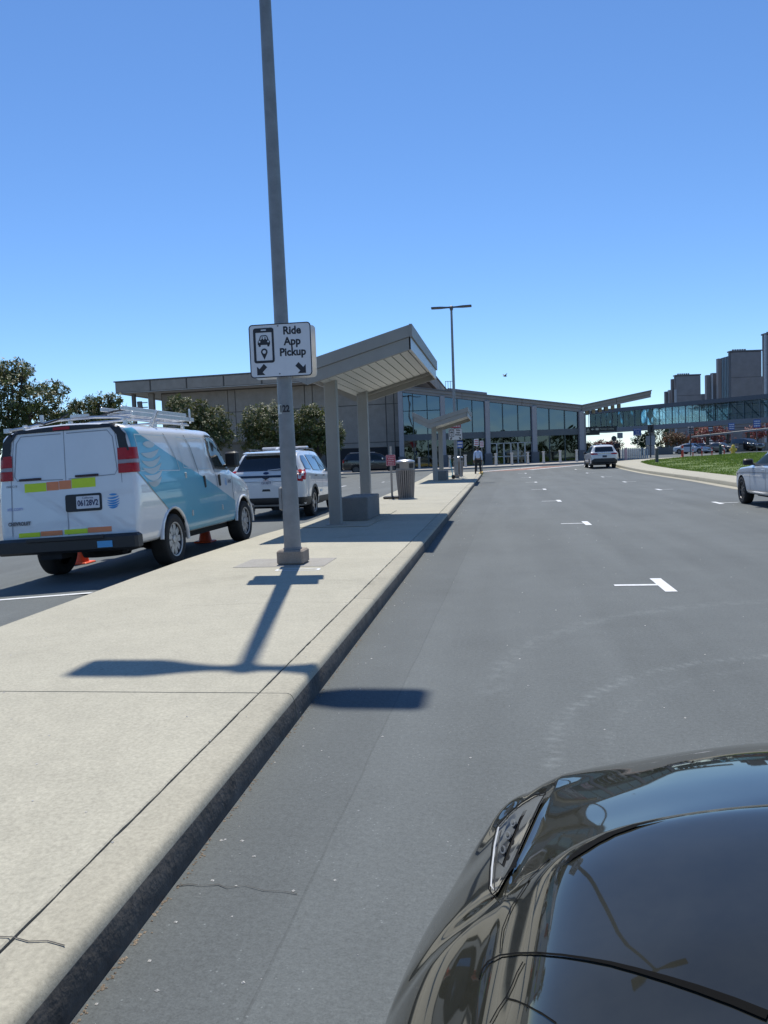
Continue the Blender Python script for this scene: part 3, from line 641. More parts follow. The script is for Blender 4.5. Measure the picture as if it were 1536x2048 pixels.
tower(1352, 1401, 752, 172, 'shorter brown concrete garage tower above the footbridge, left of the pair', None,
      [(1344, 1353, 758, 2, TW2), (1331, 1338, 783, 4, TW2), (1337.5, 1338.5, 780, 3.6, RIB), (1338, 1345, 780, 6, TWM), (1350, 1353.5, 779, -.4, RIB), (1403, 1414, 788, 20, TW2)])
tower(1462, 1523, 704, 152, 'tall brown concrete garage tower with a glazed stair strip', (1443, 1461, 716, 4),
      [(1436, 1443, 717, 5, TWM), (1424, 1437, 746, 7, TW2), (1413, 1425, 750, 8, TWM), (1424.6, 1426, 748, 6.5, RIB), (1527, 1536, 752, 16, TW2)])
tower(1531, 1600, 669, 140, 'concrete garage tower cut off by the right edge of the picture', None, [(1530, 1533, 669, -.3, RIB)])
# ================================================================== VEHICLES
def paint(name, col, rough=.28, var=.03, coat=1.0, metal=0.): return M(name, col, rough, metal, var, 2.5, coat=coat)
WHITE = paint('white_paint', (.70, .71, .72)); WHITE2 = paint('pearl_white_paint', (.64, .65, .66)); SILV = paint('silver_white_paint', (.50, .55, .62), .25, coat=1.); BLACKP = paint('black_paint', (.010, .011, .013), .2)
NAVY = paint('navy_paint', (.012, .018, .05), .2); GREYP = paint('grey_paint', (.10, .10, .11), .25)
PLAST = M('black_plastic', (.022, .023, .025), .5, var=.1); RUB = M('tyre_rubber', (.018, .018, .018), .85, var=.2, bump=.3, bscale=60); GLASSD = M('tinted_glass', (.008, .010, .012), .03, var=0, spec=.6, coat=.6)
GLASSC = M('car_glass', (.020, .028, .030), .04, var=0, spec=.35)
ALLOY = M('alloy_wheel', (.42, .42, .43), .32, metal=.85, var=.1); ALLOYD = M('dark_alloy', (.10, .10, .105), .35, metal=.7, var=.1); STEELW = M('steel_wheel', (.46, .45, .44), .42, metal=.6, var=.2, scale=12)
CLR = M('smoked_lens', (.30, .24, .25), .15, var=.1, coat=.5)
REDL = M('red_lens', (.40, .008, .010), .25, var=.05, coat=.15, spec=.3); WHL = M('clear_lens', (.6, .6, .62), .1, var=.05, coat=.6); AMB = M('amber_lens', (.7, .22, .03), .15, var=0); CHR = M('chrome', (.7, .7, .72), .12, metal=1., var=0)
SEAM = M('panel_gap', (.06, .06, .065), .8, var=0); PLATE = M('plate_white', (.66, .67, .70), .5, var=.05); INK = M('plate_ink', (.02, .03, .10), .6, var=0); UNDER = M('underbody', (.015, .015, .016), .9, var=.2)
def catmull(C, k):
    n = len(C); out = []
    for i in range(n-1):
        p0, p1, p2, p3 = C[max(i-1, 0)], C[i], C[i+1], C[min(i+2, n-1)]
        for q in range(k):
            t = q/k; out.append(.5*((2*p1)+(-p0+p2)*t+(2*p0-5*p1+4*p2-p3)*t*t+(-p0+3*p1-3*p2+p3)*t**3))
    out.append(C[-1]); return np.array(out)
def sec(y, w, zb, zl, wr, zr, sh=0., r=.06):
    P = [(0, zb), (.72*w, zb), (.93*w, zb+.03), (.985*w, zb+.14), (w, .5*(zb+zl)+.03), (.99*w, zl-.07), (.968*w, zl), (.5*(.968*w+wr)+.012, (zl+zr-r)/2), (wr+.008, zr-r-.015), (wr-.045, zr-.022), (wr*.55, zr+.004), (0, zr+.014)]
    return [(x, y+sh*(z-zb), z) for x, z in P]
class Car:
    def __init__(s, name, label, cat, loc, rz, stations, mat, wheels, rw, arch, group=None, ry=0., ky=4, kx=3, name_body='body', rx=0.):
        s.root = thing(name, label, cat, loc, rz, group, ry=ry, rx=rx)
        C = np.array([[list(p) for p in st] for st in stations], float)
        C = np.stack([catmull(row, kx) for row in C]); C = catmull(C, ky); n, m = C.shape[:2]
        ring = 2*m-2; V = []
        for i in range(n):
            V += [tuple(p) for p in C[i]]; V += [(-p[0], p[1], p[2]) for p in C[i][m-2:0:-1]]
        Fs = []
        for i in range(n-1):
            for j in range(ring): a = i*ring+j; b = i*ring+(j+1) % ring; Fs.append((a, b, b+ring, a+ring))
        Fs.append(tuple(reversed(range(ring)))); Fs.append(tuple(range((n-1)*ring, n*ring)))
        me = bpy.data.meshes.new('body'); me.from_pydata(V, [], Fs); me.materials.append(mat); me.materials.append(UNDER)
        s.bvh = BVHTree.FromPolygons([Vector(v) for v in V], [f for f in Fs if len(f) == 4]+[Fs[-1], Fs[-2]])
        bm = bmesh.new(); bm.from_mesh(me); bmesh.ops.remove_doubles(bm, verts=bm.verts, dist=1e-4); bmesh.ops.recalc_face_normals(bm, faces=bm.faces); bm.to_mesh(me); bm.free()
        o = bpy.data.objects.new(name_body, me); COL.objects.link(o)
        cuts = []
        for (wx, wy) in wheels:
            cb = MB(); cb.lathe((0, wy, rw*.97), [(arch, -1.5), (arch, 1.5)], 28, 'X'); c = cb.build('cut', UNDER); cuts.append(c)
            md = o.modifiers.new('b', 'BOOLEAN'); md.object = c; md.operation = 'DIFFERENCE'; md.solver = 'EXACT'; md.material_mode = 'TRANSFER'
        dg = bpy.context.evaluated_depsgraph_get(); dg.update(); me2 = bpy.data.meshes.new_from_object(o.evaluated_get(dg)); o.modifiers.clear(); o.data = me2
        for c in cuts: bpy.data.objects.remove(c)
        me2.polygons.foreach_set('use_smooth', [True]*len(me2.polygons)); me2.set_sharp_from_angle(angle=R(38)); me2.update()
        o.parent = s.root; s.body = o; s.rw = rw
    def hit(s, o, d):
        h = s.bvh.ray_cast(Vector(o), Vector(d))
        if h[0] is None: h = s.bvh.find_nearest(Vector(o)+Vector(d)*(3.0-.9))
        n = h[1] if h[1].dot(Vector(d)) < 0 else -h[1]
        return h[0], n
    def proj(s, where, sg=1):
        if where == 'side': return lambda y, z: s.hit((3*sg, y, z), (-sg, 0, 0))
        if where == 'rear': return lambda x, z: s.hit((x, -3, z), (0, 1, 0))
        if where == 'corner':      # u: degrees round the rear corner, from facing back (-90) to facing out (0)
            def f(a, z):
                c = Vector((.82*sg, .16+.085*max(0, z-.6), z)); r = Vector((sg*math.cos(R(a)), math.sin(R(a)), 0)); return s.hit(c+r, -r)
            return f
        if where == 'front': return lambda x, z: s.hit((x, 9, z), (0, -1, 0))
        if where == 'top': return lambda x, y: s.hit((x, y, 4), (0, 0, -1))
    def patch(s, name, poly, mat, where='side', sg=1, eps=.012, step=.045, parent=None):
        pf = s.proj(where, sg); k = .002 if where == 'corner' else 1.; v, f = patch_verts([(p[0]*k, p[1]) for p in poly], step if k == 1. else .03); P = []
        for p in v:
            h, n = pf(p[0]/k, p[1]); P.append(h+n*eps)
        mb = MB(); mb.add(P, f); o = mb.build(name, mat, parent or s.root, fix=False); o.data.polygons.foreach_set('use_smooth', [True]*len(o.data.polygons)); return o
    def loop(s, name, pts, wd, mat, where='side', sg=1, eps=.006):
        pf = s.proj(where, sg); mb = MB()
        for P in strips(pts, wd):
            v, f = patch_verts(P, .06); mb.add([(lambda h: h[0]+h[1]*eps)(pf(p[0], p[1])) for p in v], f)
        return mb.build(name, mat, s.root, fix=False)
    def both(s, name, poly, mat, **k): return [s.patch(name, poly, mat, 'side', g, **k) for g in (1, -1)]
    def seams(s, lines, wd=.008, name='panel_seam', sides=(1, -1)):
        for g in sides:
            pf = s.proj('side', g); mb = MB()
            for L in lines:
                v, f = patch_verts(ribbon(L, wd), .1); P = []
                for p in v: h, n = pf(p[0], p[1]); P.append(h+n*.004)
                mb.add(P, f)
            mb.build(name, SEAM, s.root, fix=False)
    def text(s, name, body, size, mat, where, x, y, bold=0., sx=1., sg=1, flip=1, eps=.006, parent=None):
        pf = s.proj(where, sg); V, F = text_polys(body, size, bold); P = []
        for v in V: h, n = pf(x+flip*v[0]*sx, y+v[1]); P.append(h+n*eps)
        mb = MB(); mb.add(P, F); return mb.build(name, mat, parent or s.root, fix=False)
    def wheel(s, x, y, wd, rimm, spokes=10, sw=.05, style=0):
        r = s.rw; g = 1 if x > 0 else -1; mb = MB()
        pr = [(r*.60, -wd*.42), (r*.80, -wd*.5), (r*.93, -wd*.49), (r*.985, -wd*.42), (r, -wd*.2), (r, wd*.2), (r*.985, wd*.42), (r*.93, wd*.49), (r*.80, wd*.5), (r*.60, wd*.42)]
        mb.lathe((0, 0, 0), pr, 32, 'X', cap=False); t = mb.build('wheel', RUB, s.root, smooth=50); t.location = (x, y, r)
        mb = MB(); mb.lathe((0, 0, 0), [(r*.64, g*wd*.47), (r*.66, g*wd*.44), (r*.60, g*wd*.40), (r*.58, g*wd*.12), (r*.16, g*wd*.10), (r*.15, g*wd*.34), (r*.10, g*wd*.38)], 28, 'X', mi=1, cap=False)
        for k in range(spokes):
            a = 6.2832*k/spokes; c = Vector((g*wd*.30, math.cos(a)*r*.37, math.sin(a)*r*.37)); B = MB(); B.box((0, 0, 0), (wd*.14, r*.50, sw))
            mb.add([c+Matrix.Rotation(a, 3, 'X') @ Vector(v) for v in B.v], B.f, 0)
        mb.lathe((0, 0, 0), [(r*.65, g*wd*.46), (r*.67, g*wd*.475), (r*.62, g*wd*.46), (r*.61, g*wd*.40)], 28, 'X', mi=0, cap=False); mb.lathe((0, 0, 0), [(r*.17, g*wd*.33), (r*.15, g*wd*.41), (.001, g*wd*.42)], 16, 'X', mi=0)
        mb.build('rim', [rimm, ALLOYD if style == 0 else rimm], t, smooth=40); return t
    def mirror(s, x, y, z, g, mat, d=(.20, .13, .16)):
        mb = MB(); pr = []
        mb.box((x+g*d[0]/2, y, z), d, ch=.03, rz=g*-.15); mb.box((x-g*.05, y, z-d[2]*.35), (.16, .06, .05), ch=.01); return mb.build('mirror', mat, s.root, smooth=40)
    def handle(s, y, z, g, mat, L=.17, where='side'):
        h, n = s.hit((3*g, y, z), (-g, 0, 0)); mb = MB(); mb.box(h+n*.02, (.02, L, .028), ch=.006); return mb.build('door_handle', mat, s.root)
def globe(cx, cy, r, rx=None, n=6, th=.5):
    """stripes of a striped ball emblem"""
    rx = rx or r; out = []
    for k in range(n):
        v = .86-1.62*k/(n-1); c = min(.97, math.sqrt(max(.03, 1-(v*.96)**2))+.04); sag = .34*c*(.25+.75*min(1, k/2)); h = th*1.55/n*(1 if k else 1.25); up = []; lo = []
        for q in range(13):
            t = -1+2*q/12; e = 1-t*t; m_ = v+.06-sag*e*.62+.10*t*(1 if k else 0)
            up.append((cx+rx*c*t, cy+r*(m_+(h*.55*e if k == 0 else .06*e)))); lo.append((cx+rx*c*t, cy+r*(m_-h*(.55 if k == 0 else .95)*e**.75)))
        out.append(up+lo[1:-1][::-1])
    return out
# ------------------------------------------------------------------ service van
TEAL = paint('teal_wrap', (.075, .34, .47), .32, coat=.6); GLB = M('globe_white', (.42, .45, .44), .35, var=0, coat=.4); YEL = M('reflective_yellow', (.62, .78, .02), .35, var=.05); ORG = M('reflective_orange', (.80, .25, .10), .4, var=.05)
BLU = M('emblem_blue', (.06, .28, .62), .4, var=0); ALU = M('aluminium', (.62, .63, .64), .38, metal=.75, var=.12, scale=20)
def vsec(y, k=1., top=1., sh=0., pts=None, kz=1.):
    P = pts or [(0, .40), (.70, .40), (.93, .42), (.985, .56), (1.0, .90), (.99, 1.22), (.972, 1.36), (.955, 1.60), (.928, 1.83), (.855, 1.985), (.50, 2.06), (0, 2.08)]
    return [(x*k, y+sh*max(0, z-.6), z if z < .6 else .6+(z-.6)*kz) for x, z in P]
def vfront(y, w, zb, zl, zt, wt):
    return [(0, y, zb), (.70*w, y, zb), (.93*w, y, zb+.03), (.985*w, y, zb+.16), (w, y, .9*zl if zl < 1 else .9), (.99*w, y, zl-.12), (.968*w, y, zl), (.5*(.968*w+wt), y, (zl+zt)/2-.02), (wt+.03, y, zt-.10), (wt-.05, y, zt-.03), (wt*.5, y, zt+.005), (0, y, zt+.015)]
st = [vsec(0, .955, 1, .085, kz=.985), vsec(.03, .985, 1, .085, kz=.995), vsec(.10, 1.0, 1, .075), vsec(.35), vsec(1.2), vsec(2.2), vsec(2.75, 1, kz=.995),
      vfront(3.0, .995, .39, 1.35, 2.03, .86), vfront(3.3, .99, .39, 1.34, 1.96, .85), vfront(3.7, .985, .39, 1.31, 1.66, .86), vfront(4.05, .98, .39, 1.26, 1.33, .86), vfront(4.5, .965, .39, 1.16, 1.23, .82), vfront(4.95, .93, .40, 1.0, 1.08, .76), vfront(5.18, .80, .45, .86, .93, .62)]
van = Car('service_van', 'white cargo van with teal diagonal stripe and ladder rack at the kerb', 'van', (-5.67, 9.87, -.02), 0, st, WHITE, [(.86, 1.17), (.86, 4.42)], .375, .455, ry=R(-2.1))
v = van
arcR = [(1.17+.475*math.cos(R(a)), .365+.475*math.sin(R(a))) for a in (112, 95, 78, 60, 42, 25, 8)]
v.patch('teal_stripe', [(.12, 1.95), (.30, 1.965), (.42, 1.87), (1.55, 1.51), (3.16, 1.01), (3.93, .77), (3.93, .44), (1.66, .44)]+arcR[::-1]+[(.50, 1.12), (.12, 1.39)], TEAL, eps=.010, step=.05)
for P in globe(.62, 1.47, .30, .33, th=.85): v.patch('emblem_stripe', P, GLB, eps=.014, step=.05)
v.seams([[(1.12, 2.0), (1.30, 1.8), (1.45, 1.6), (1.59, 1.36), (1.74, .9), (1.79, .42)], [(1.88, 1.99), (2.12, 1.7), (2.28, 1.35), (2.36, .9), (2.42, .42)], [(2.80, 1.95), (2.95, 1.6), (3.04, 1.34), (3.10, .9), (3.15, .42)], [(3.9, 1.28), (3.86, .95), (3.90, .70)]], .011)
for g in (1, -1):
    pf = v.proj('side', g); mb = MB()
    for L in ([(.23, 1.87), (.25, 1.38), (1.55, 1.36), (1.50, 1.5), (1.22, 1.87), (.23, 1.87)], [(1.62, 1.86), (1.72, 1.4), (2.22, 1.36), (2.0, 1.84), (1.62, 1.86)], [(2.02, 1.84), (2.30, 1.37), (2.90, 1.36), (2.62, 1.86), (2.02, 1.84)]):
        v.loop('pressed_panel_edge', L, .014, M('panel_edge', (.50, .58, .62), .4, var=0), sg=g, eps=.013)
    v.patch('door_window', [(2.86, 1.87), (3.08, 1.39), (3.84, 1.36), (3.62, 1.58), (3.30, 1.83), (3.08, 1.88)], GLASSC, sg=g, eps=.014)
    v.loop('window_frame', [(2.83, 1.90), (3.06, 1.37), (3.88, 1.335), (3.64, 1.60), (3.31, 1.86), (3.08, 1.905), (2.83, 1.90)], .03, PLAST, sg=g, eps=.019)
    for hy in (2.47, 3.18):
        h, n = v.hit((3*g, hy, 1.16), (-g, 0, 0)); mb = MB(); mb.box(h+n*.015, (.03, .055, .20), ch=.012, rx=.12); mb.build('door_handle', PLAST, v.root)
    v.mirror(g*.98, 3.66, 1.50, g, PLAST, (.22, .16, .28))
    for y, z in ((1.73, 1.28), (1.85, .70), (3.21, .70)):
        h, n = v.hit((3*g, y, z), (-g, 0, 0)); mb = MB(); mb.box(h+n*.012, (.03, .05, .09), ch=.008); mb.build('hinge', GLB, v.root)
    mb = MB(); pr = [(g*.99, 1.17+.47*math.cos(R(a)), .365+.47*math.sin(R(a))) for a in range(-5, 190, 15)]; mb.tube(pr, .028, 6); mb.build('arch_lip', WHITE, v.root, smooth=60); mb = MB(); mb.tube([(g*.975, 4.42+.47*math.cos(R(a)), .365+.47*math.sin(R(a))) for a in range(-5, 190, 15)], .028, 6); mb.build('arch_lip', WHITE, v.root, smooth=60)
    for y in (1.17, 4.42):
        wo = v.wheel(g*.875, y, .25, STEELW, 9, .088, 0)
        if g < 0: wo.location.z -= .055
        else: wo.location.z -= .01
v.patch('windscreen', [(-.75, 1.38), (.75, 1.38), (.70, 1.92), (-.70, 1.92)], GLASSC, 'front')
v.text('door_lettering', 'AT&T', .075, INK, 'side', 3.72, 1.12, bold=.002)
for P in globe(3.52, 1.12, .06): v.patch('door_emblem', P, BLU, eps=.005, step=.2)
# rear
v.patch('rear_surround', [(-.91, 1.66), (-.875, 1.88), (-.76, 2.02), (0, 2.056), (.76, 2.02), (.875, 1.88), (.91, 1.66), (.785, 1.66), (.755, 1.88), (.67, 1.985), (-.67, 1.985), (-.755, 1.88), (-.785, 1.66)], PLAST, 'rear', eps=.014, step=.04)
for g in (1, -1):
    for z0, z1, m_ in ((1.545, 1.70, REDL), (1.495, 1.543, CLR), (1.37, 1.493, REDL)):
        v.patch('tail_light', [(-112, z0), (-8, z0), (-8, z1), (-112, z1)], m_, 'corner', g, eps=.016, step=4)
mb = MB(); pf = v.proj('rear')
for L in ([(0, 1.985), (0, .60)], [(.72, 1.97), (.79, 1.35), (.81, .62)], [(-.72, 1.97), (-.79, 1.35), (-.81, .62)]):
    vv, f = patch_verts(ribbon(L, .010), .1); mb.add([(lambda h: h[0]+h[1]*.002)(pf(p[0], p[1])) for p in vv], f)
for s_ in (1, -1):
    L = [(s_*.04, 1.95), (s_*.62, 1.95), (s_*.69, 1.86), (s_*.735, 1.42), (s_*.70, 1.36), (s_*.04, 1.34)]
    vv, f = patch_verts(ribbon(L, .012), .1); mb.add([(lambda h: h[0]+h[1]*.003)(pf(p[0], p[1])) for p in vv], f)
mb.build('rear_door_seam', M('soft_gap', (.30, .32, .35), .7, var=0), v.root, fix=False)
for x0, x1 in ((-.67, -.35), (.14, .47)):
    h, n = v.hit(((x0+x1)/2, -3, 1.37), (0, 1, 0)); mb = MB(); mb.box(h+n*.012, (x1-x0, .02, .03), ch=.006); mb.build('rear_handle', M('handle_plum', (.05, .025, .03), .5), v.root)
for x0, x1, z0, z1, m_ in ((-.60, -.285, 1.20, 1.315, YEL), (-.28, -.105, 1.205, 1.32, ORG), (-.10, .075, 1.21, 1.325, ORG), (.08, .42, 1.215, 1.34, YEL), (-.72, -.41, .60, .66, YEL), (-.40, -.09, .605, .668, ORG), (-.06, .27, .608, .672, YEL), (.275, .61, .612, .68, ORG)):
    v.patch('reflective_tape', [(x0, z0), (x1, z0), (x1, z1), (x0, z1)], m_, 'rear', eps=.004)
v.patch('plate_recess', rrect(-.02, .90, .50, 1.13, .03), PLAST, 'rear', eps=.012)
pl = v.patch('number_plate', rrect(.14, .935, .47, 1.10, .012), PLATE, 'rear', eps=.020)
v.text('plate_number', '06128V2', .105, INK, 'rear', .305, 1.005, bold=.003, sx=.78, eps=.023, parent=pl); v.text('plate_state', 'California', .04, INK, 'rear', .305, 1.075, eps=.023, parent=pl)
for P in globe(.66, 1.01, .095, th=.8): v.patch('rear_emblem', P, BLU, 'rear', eps=.010, step=.2)
GRL = M('grey_letter', (.16, .15, .15), .4, var=0)
v.text('badge_lettering', 'CHEVROLET', .065, GRL, 'rear', -.70, .785, bold=.004, sx=.9, eps=.006); v.text('web_lettering', 'att.com', .075, M('lilac_letter', (.33, .36, .62), .5, var=0), 'rear', -.755, .99); v.text('unit_lettering', '1068 C19', .042, GRL, 'rear', -.79, 1.29)
v.patch('high_brake_light', [(-.14, 2.000), (.10, 2.000), (.10, 2.04), (-.14, 2.04)], REDL, 'rear', eps=.02, step=.1)
mb = MB(); mb.box((0, -.01, .475), (2.02, .20, .215), ch=.035); mb.box((0, -.06, .555), (1.1, .14, .05), ch=.01); mb.build('rear_bumper', PLAST, v.root, smooth=30)
mb = MB(); mb.box((0, 5.13, .52), (1.86, .25, .28), ch=.05); mb.build('front_bumper', PLAST, v.root, smooth=30)
mb = MB(); mb.box((.56, -.115, .46), (.21, .006, .085)); mb.build('bumper_sticker', M('blue_sticker', (.10, .38, .68), .5, var=0), v.root)
mb = MB(); mb.lathe((0, 1.0, .29), [(.33, -.08), (.36, 0), (.33, .08)], 20, 'Z'); mb.box((0, 1.2, .34), (1.5, .14, .14)); mb.tube([(.55, 2.5, .33), (.6, .4, .33), (.72, .1, .33)], .035); mb.box((-.25, .1, .36), (.3, .3, .14)); mb.box((0, 3.0, .36), (1.5, 2.6, .12)); mb.build('underbody_parts', UNDER, v.root)
# rack and ladder
rk = MB()
for y, dz in ((.50, 0), (1.45, 0), (2.5, -.01)):
    rk.tube([(-1.05, y, 2.075+dz), (-.70, y, 2.105+dz), (-.30, y, 2.165+dz), (.25, y, 2.165+dz), (.60, y, 2.14+dz), (.78, y, 2.11+dz)], .021, 6)
    for x in (-.78, -.1, .70): rk.box((x, y, 2.075+dz), (.04, .06, .12))
for x in (-.75, .70): rk.tube([(x, .4, 2.105), (x, 2.75, 2.095)], .014, 6)
rk.box((-.52, .50, 2.19), (.04, .04, .13)); rk.box((-1.05, .50, 2.075), (.09, .06, .06)); rk.box((.78, 1.25, 2.14), (.04, .04, .26), ry=.5); rk.box((.66, 2.95, 2.26), (.025, .03, .24)); rk.box((.05, .49, 2.20), (.26, .04, .035)); rk.build('roof_rack', ALU, v.root, smooth=40)
mb = MB(); mb.tube([(-.62, .5, 2.17), (-.45, .42, 2.12), (-.25, .45, 2.17), (-.12, .5, 2.24)], .012, 6); mb.build('rack_cable', PLAST, v.root); mb = MB(); mb.tube([(.10, .9, 2.20), (.4, .8, 2.25), (.60, 1.2, 2.31)], .014, 6); mb.build('rack_cable', PLAST, v.root)
ld = thing('ladder', 'aluminium extension ladder strapped to the rack on the van roof', 'ladder', (-5.67, 9.87, -.02), ry=R(-2.1)); mb = MB()
for x in (.28, .64): mb.box((x, 2.0, 2.205), (.025, 2.3, .062), ch=.004)
mb.build('rail', ALU, ld); mb = MB()
for x in (.31, .61): mb.box((x, 1.75, 2.272), (.025, 2.3, .055), ch=.004)
mb.build('fly_rail', ALU, ld)
for k in range(8): mb = MB(); mb.tube([(.28, .95+.3*k, 2.205), (.64, .95+.3*k, 2.205)], .017, 6); mb.build('rung', ALU, ld)
# two cones beside the van
CO = M('cone_orange', (.78, .09, .02), .5, var=.1)
def cone(loc, label):
    t = thing('traffic_cone', label, 'cone', loc, group='orange cones by the van'); mb = MB(); mb.lathe((0, 0, 0), [(.125, .03), (.105, .14), (.06, .38), (.028, .62), (.02, .66)], 16); mb.build('body', CO, t, smooth=40); mb = MB(); mb.box((0, 0, .02), (.34, .34, .035), ch=.012); mb.build('base', CO, t)
cone((-5.62, 14.6, hgt(-5.62, 14.6)), 'orange cone showing beneath the middle of the van'); cone((-6.95, 12.4, hgt(-6.95, 12.4)), 'orange cone showing beneath the van\'s rear bumper')
# ------------------------------------------------------------------ generic cars
SUV = [sec(0, .82, .50, .98, .78, 1.04), sec(.06, .95, .40, 1.14, .84, 1.19), sec(.18, .985, .34, 1.20, .80, 1.33), sec(.34, .99, .33, 1.21, .75, 1.58), sec(.50, 1., .32, 1.21, .72, 1.69), sec(1.0, 1., .31, 1.18, .71, 1.75), sec(2.0, 1., .30, 1.14, .71, 1.76), sec(2.8, 1., .30, 1.11, .70, 1.70), sec(3.25, .99, .30, 1.09, .71, 1.52), sec(3.75, .98, .30, 1.07, .80, 1.14), sec(4.3, .96, .30, 1.02, .80, 1.07), sec(4.68, .90, .32, .90, .72, .95), sec(4.86, .70, .40, .76, .58, .81)]
SED = [sec(0, .74, .44, .86, .66, .93), sec(.08, .86, .36, .95, .72, 1.02), sec(.5, .91, .28, .97, .72, 1.08), sec(.95, .92, .26, .97, .66, 1.18), sec(1.45, .925, .25, .96, .60, 1.39), sec(2.05, .925, .25, .95, .595, 1.455), sec(2.65, .925, .25, .94, .60, 1.40), sec(3.1, .925, .25, .925, .66, 1.18), sec(3.5, .92, .25, .915, .76, .985), sec(4.1, .905, .26, .87, .76, .92), sec(4.55, .85, .28, .76, .70, .82), sec(4.82, .66, .34, .62, .54, .68)]
def scaled(S, kx, ky, kz): return [[(x*kx, y*ky, z*kz) for x, y, z in s] for s in S]
# ------------------------------------------------------------------ white police-style SUV
ex = Car('parked_suv', 'white SUV with roof light bar parked ahead of the van', 'car', (-5.80, 19.40, -.02), R(.5), SUV, WHITE, [(.84, 1.12), (.84, 3.98)], .375, .43)
ex.patch('rear_window', [(-.80, 1.245), (.80, 1.245), (.72, 1.45), (.64, 1.635), (-.64, 1.635), (-.72, 1.45)], GLASSD, 'rear', eps=.006)
mb = MB(); mb.box((0, .42, 1.71), (1.30, .30, .035), ch=.012, rx=.1); mb.build('spoiler', WHITE, ex.root, smooth=30)
ex.patch('trim_strip', [(-.86, 1.075), (.80, 1.075), (.80, 1.13), (-.86, 1.13)], M('blue_black_trim', (.015, .02, .035), .25, var=0, coat=.5), 'rear', eps=.012)
ex.patch('trim_notch', [(-.10, 1.076), (0, 1.02), (.10, 1.076)], PLAST, 'rear', eps=.012)
ex.patch('oval_badge', [(.075*math.cos(R(a)), 1.185+.03*math.sin(R(a))) for a in range(0, 360, 24)], M('badge_blue', (.01, .025, .09), .3, var=0, coat=.5), 'rear', eps=.012, step=.3)
pl = ex.patch('number_plate', rrect(-.15, .88, .16, 1.03, .012), PLATE, 'rear', eps=.008); ex.text('plate_number', '1513277', .085, INK, 'rear', .005, .945, bold=.002, sx=.85, eps=.012, parent=pl); ex.text('plate_state', 'California', .036, REDL, 'rear', .005, 1.005, eps=.012, parent=pl)
ex.patch('gate_handle', [(-.11, .735), (.11, .735), (.09, .79), (-.09, .79)], PLAST, 'rear', eps=.006)
ex.patch('lower_bumper', [(-.97, .40), (.97, .40), (.99, .57), (-.99, .57)], PLAST, 'rear', eps=.012)
for g in (1, -1):
    ex.patch('tail_light', [(g*.80, .98), (g*.93, .96), (g*.985, 1.24), (g*.80, 1.22)], REDL, 'rear', eps=.008, step=.06); ex.patch('tail_light', [(.03, 1.0), (.16, 1.0), (.28, 1.22), (.34, 1.24), (.34, 1.26), (.05, 1.26)], REDL, sg=g, eps=.008, step=.06)
    ex.patch('reverse_lamp', [(g*.815, 1.04), (g*.90, 1.03), (g*.90, 1.16), (g*.815, 1.15)], WHL, 'rear', eps=.012, step=.06)
    ex.patch('quarter_window', [(.36, 1.27), (1.02, 1.25), (.98, 1.45), (.90, 1.61), (.58, 1.605), (.44, 1.50)], GLASSD, sg=g, eps=.012)
    ex.patch('door_window', [(1.20, 1.23), (2.05, 1.20), (2.02, 1.62), (1.10, 1.63), (1.12, 1.45)], GLASSD, sg=g, eps=.012); ex.patch('door_window', [(2.14, 1.20), (3.42, 1.14), (3.2, 1.30), (2.80, 1.56), (2.11, 1.62)], GLASSC, sg=g, eps=.012)
    ex.patch('sill_cladding', [(1.62, .33), (3.50, .33), (3.50, .50), (1.62, .52)], PLAST, sg=g, eps=.006); ex.patch('rear_cladding', [(.06, .38), (.66, .36), (.68, .56), (.04, .57)], PLAST, sg=g, eps=.006)
    ex.patch('arch_cladding', [(1.12+q*math.cos(R(a)), .365+q*math.sin(R(a))) for q, rng in ((.50, range(20, 166, 15)), (.43, range(165, 19, -15))) for a in rng], PLAST, sg=g, eps=.008)
    ex.handle(1.30, 1.08, g, PLAST); ex.handle(2.25, 1.06, g, PLAST); ex.mirror(g*.95, 3.2, 1.20, g, WHITE)
    for y in (1.12, 3.98): ex.wheel(g*.86, y, .24, ALLOY, 5, .09)
    mb = MB(); mb.tube([(g*.62, .75, 1.775), (g*.64, 1.0, 1.80), (g*.64, 2.6, 1.79), (g*.62, 2.85, 1.74)], .018, 6); mb.build('roof_rail', PLAST, ex.root)
    ex.patch('door_badge', [(1.75, .62), (1.98, .63), (1.98, .69), (1.75, .68)], M('pale_blue', (.45, .60, .70), .4, var=0), sg=g, eps=.008)
ex.seams([[(1.08, 1.62), (1.10, 1.2), (1.18, .95), (1.5, .55)], [(2.08, 1.64), (2.09, .5)], [(3.3, 1.15), (3.32, .45)]])
mb = MB(); mb.box((0, 2.05, 1.835), (1.25, .30, .075), ch=.025); lb = mb.build('light_bar', WHL, ex.root, smooth=30); mb = MB(); mb.box((0, 2.05, 1.79), (1.0, .2, .05)); mb.box((.02, 1.15, 1.80), (.06, .16, .06), rx=.3); mb.build('bar_mount', WHITE, ex.root)
mb = MB(); mb.tube([(.05, .04, 1.26), (.35, .06, 1.285), (.50, .08, 1.27)], .012, 6); mb.build('rear_wiper', ALU, ex.root)
mb = MB(); mb.box((0, 1.2, .30), (1.4, .2, .12)); mb.box((.3, .35, .30), (.4, .25, .1)); mb.box((0, 2.5, .28), (1.3, 2.4, .08)); mb.tube([(.7, .5, .30), (.7, .02, .31)], .035); mb.build('underbody_parts', UNDER, ex.root)
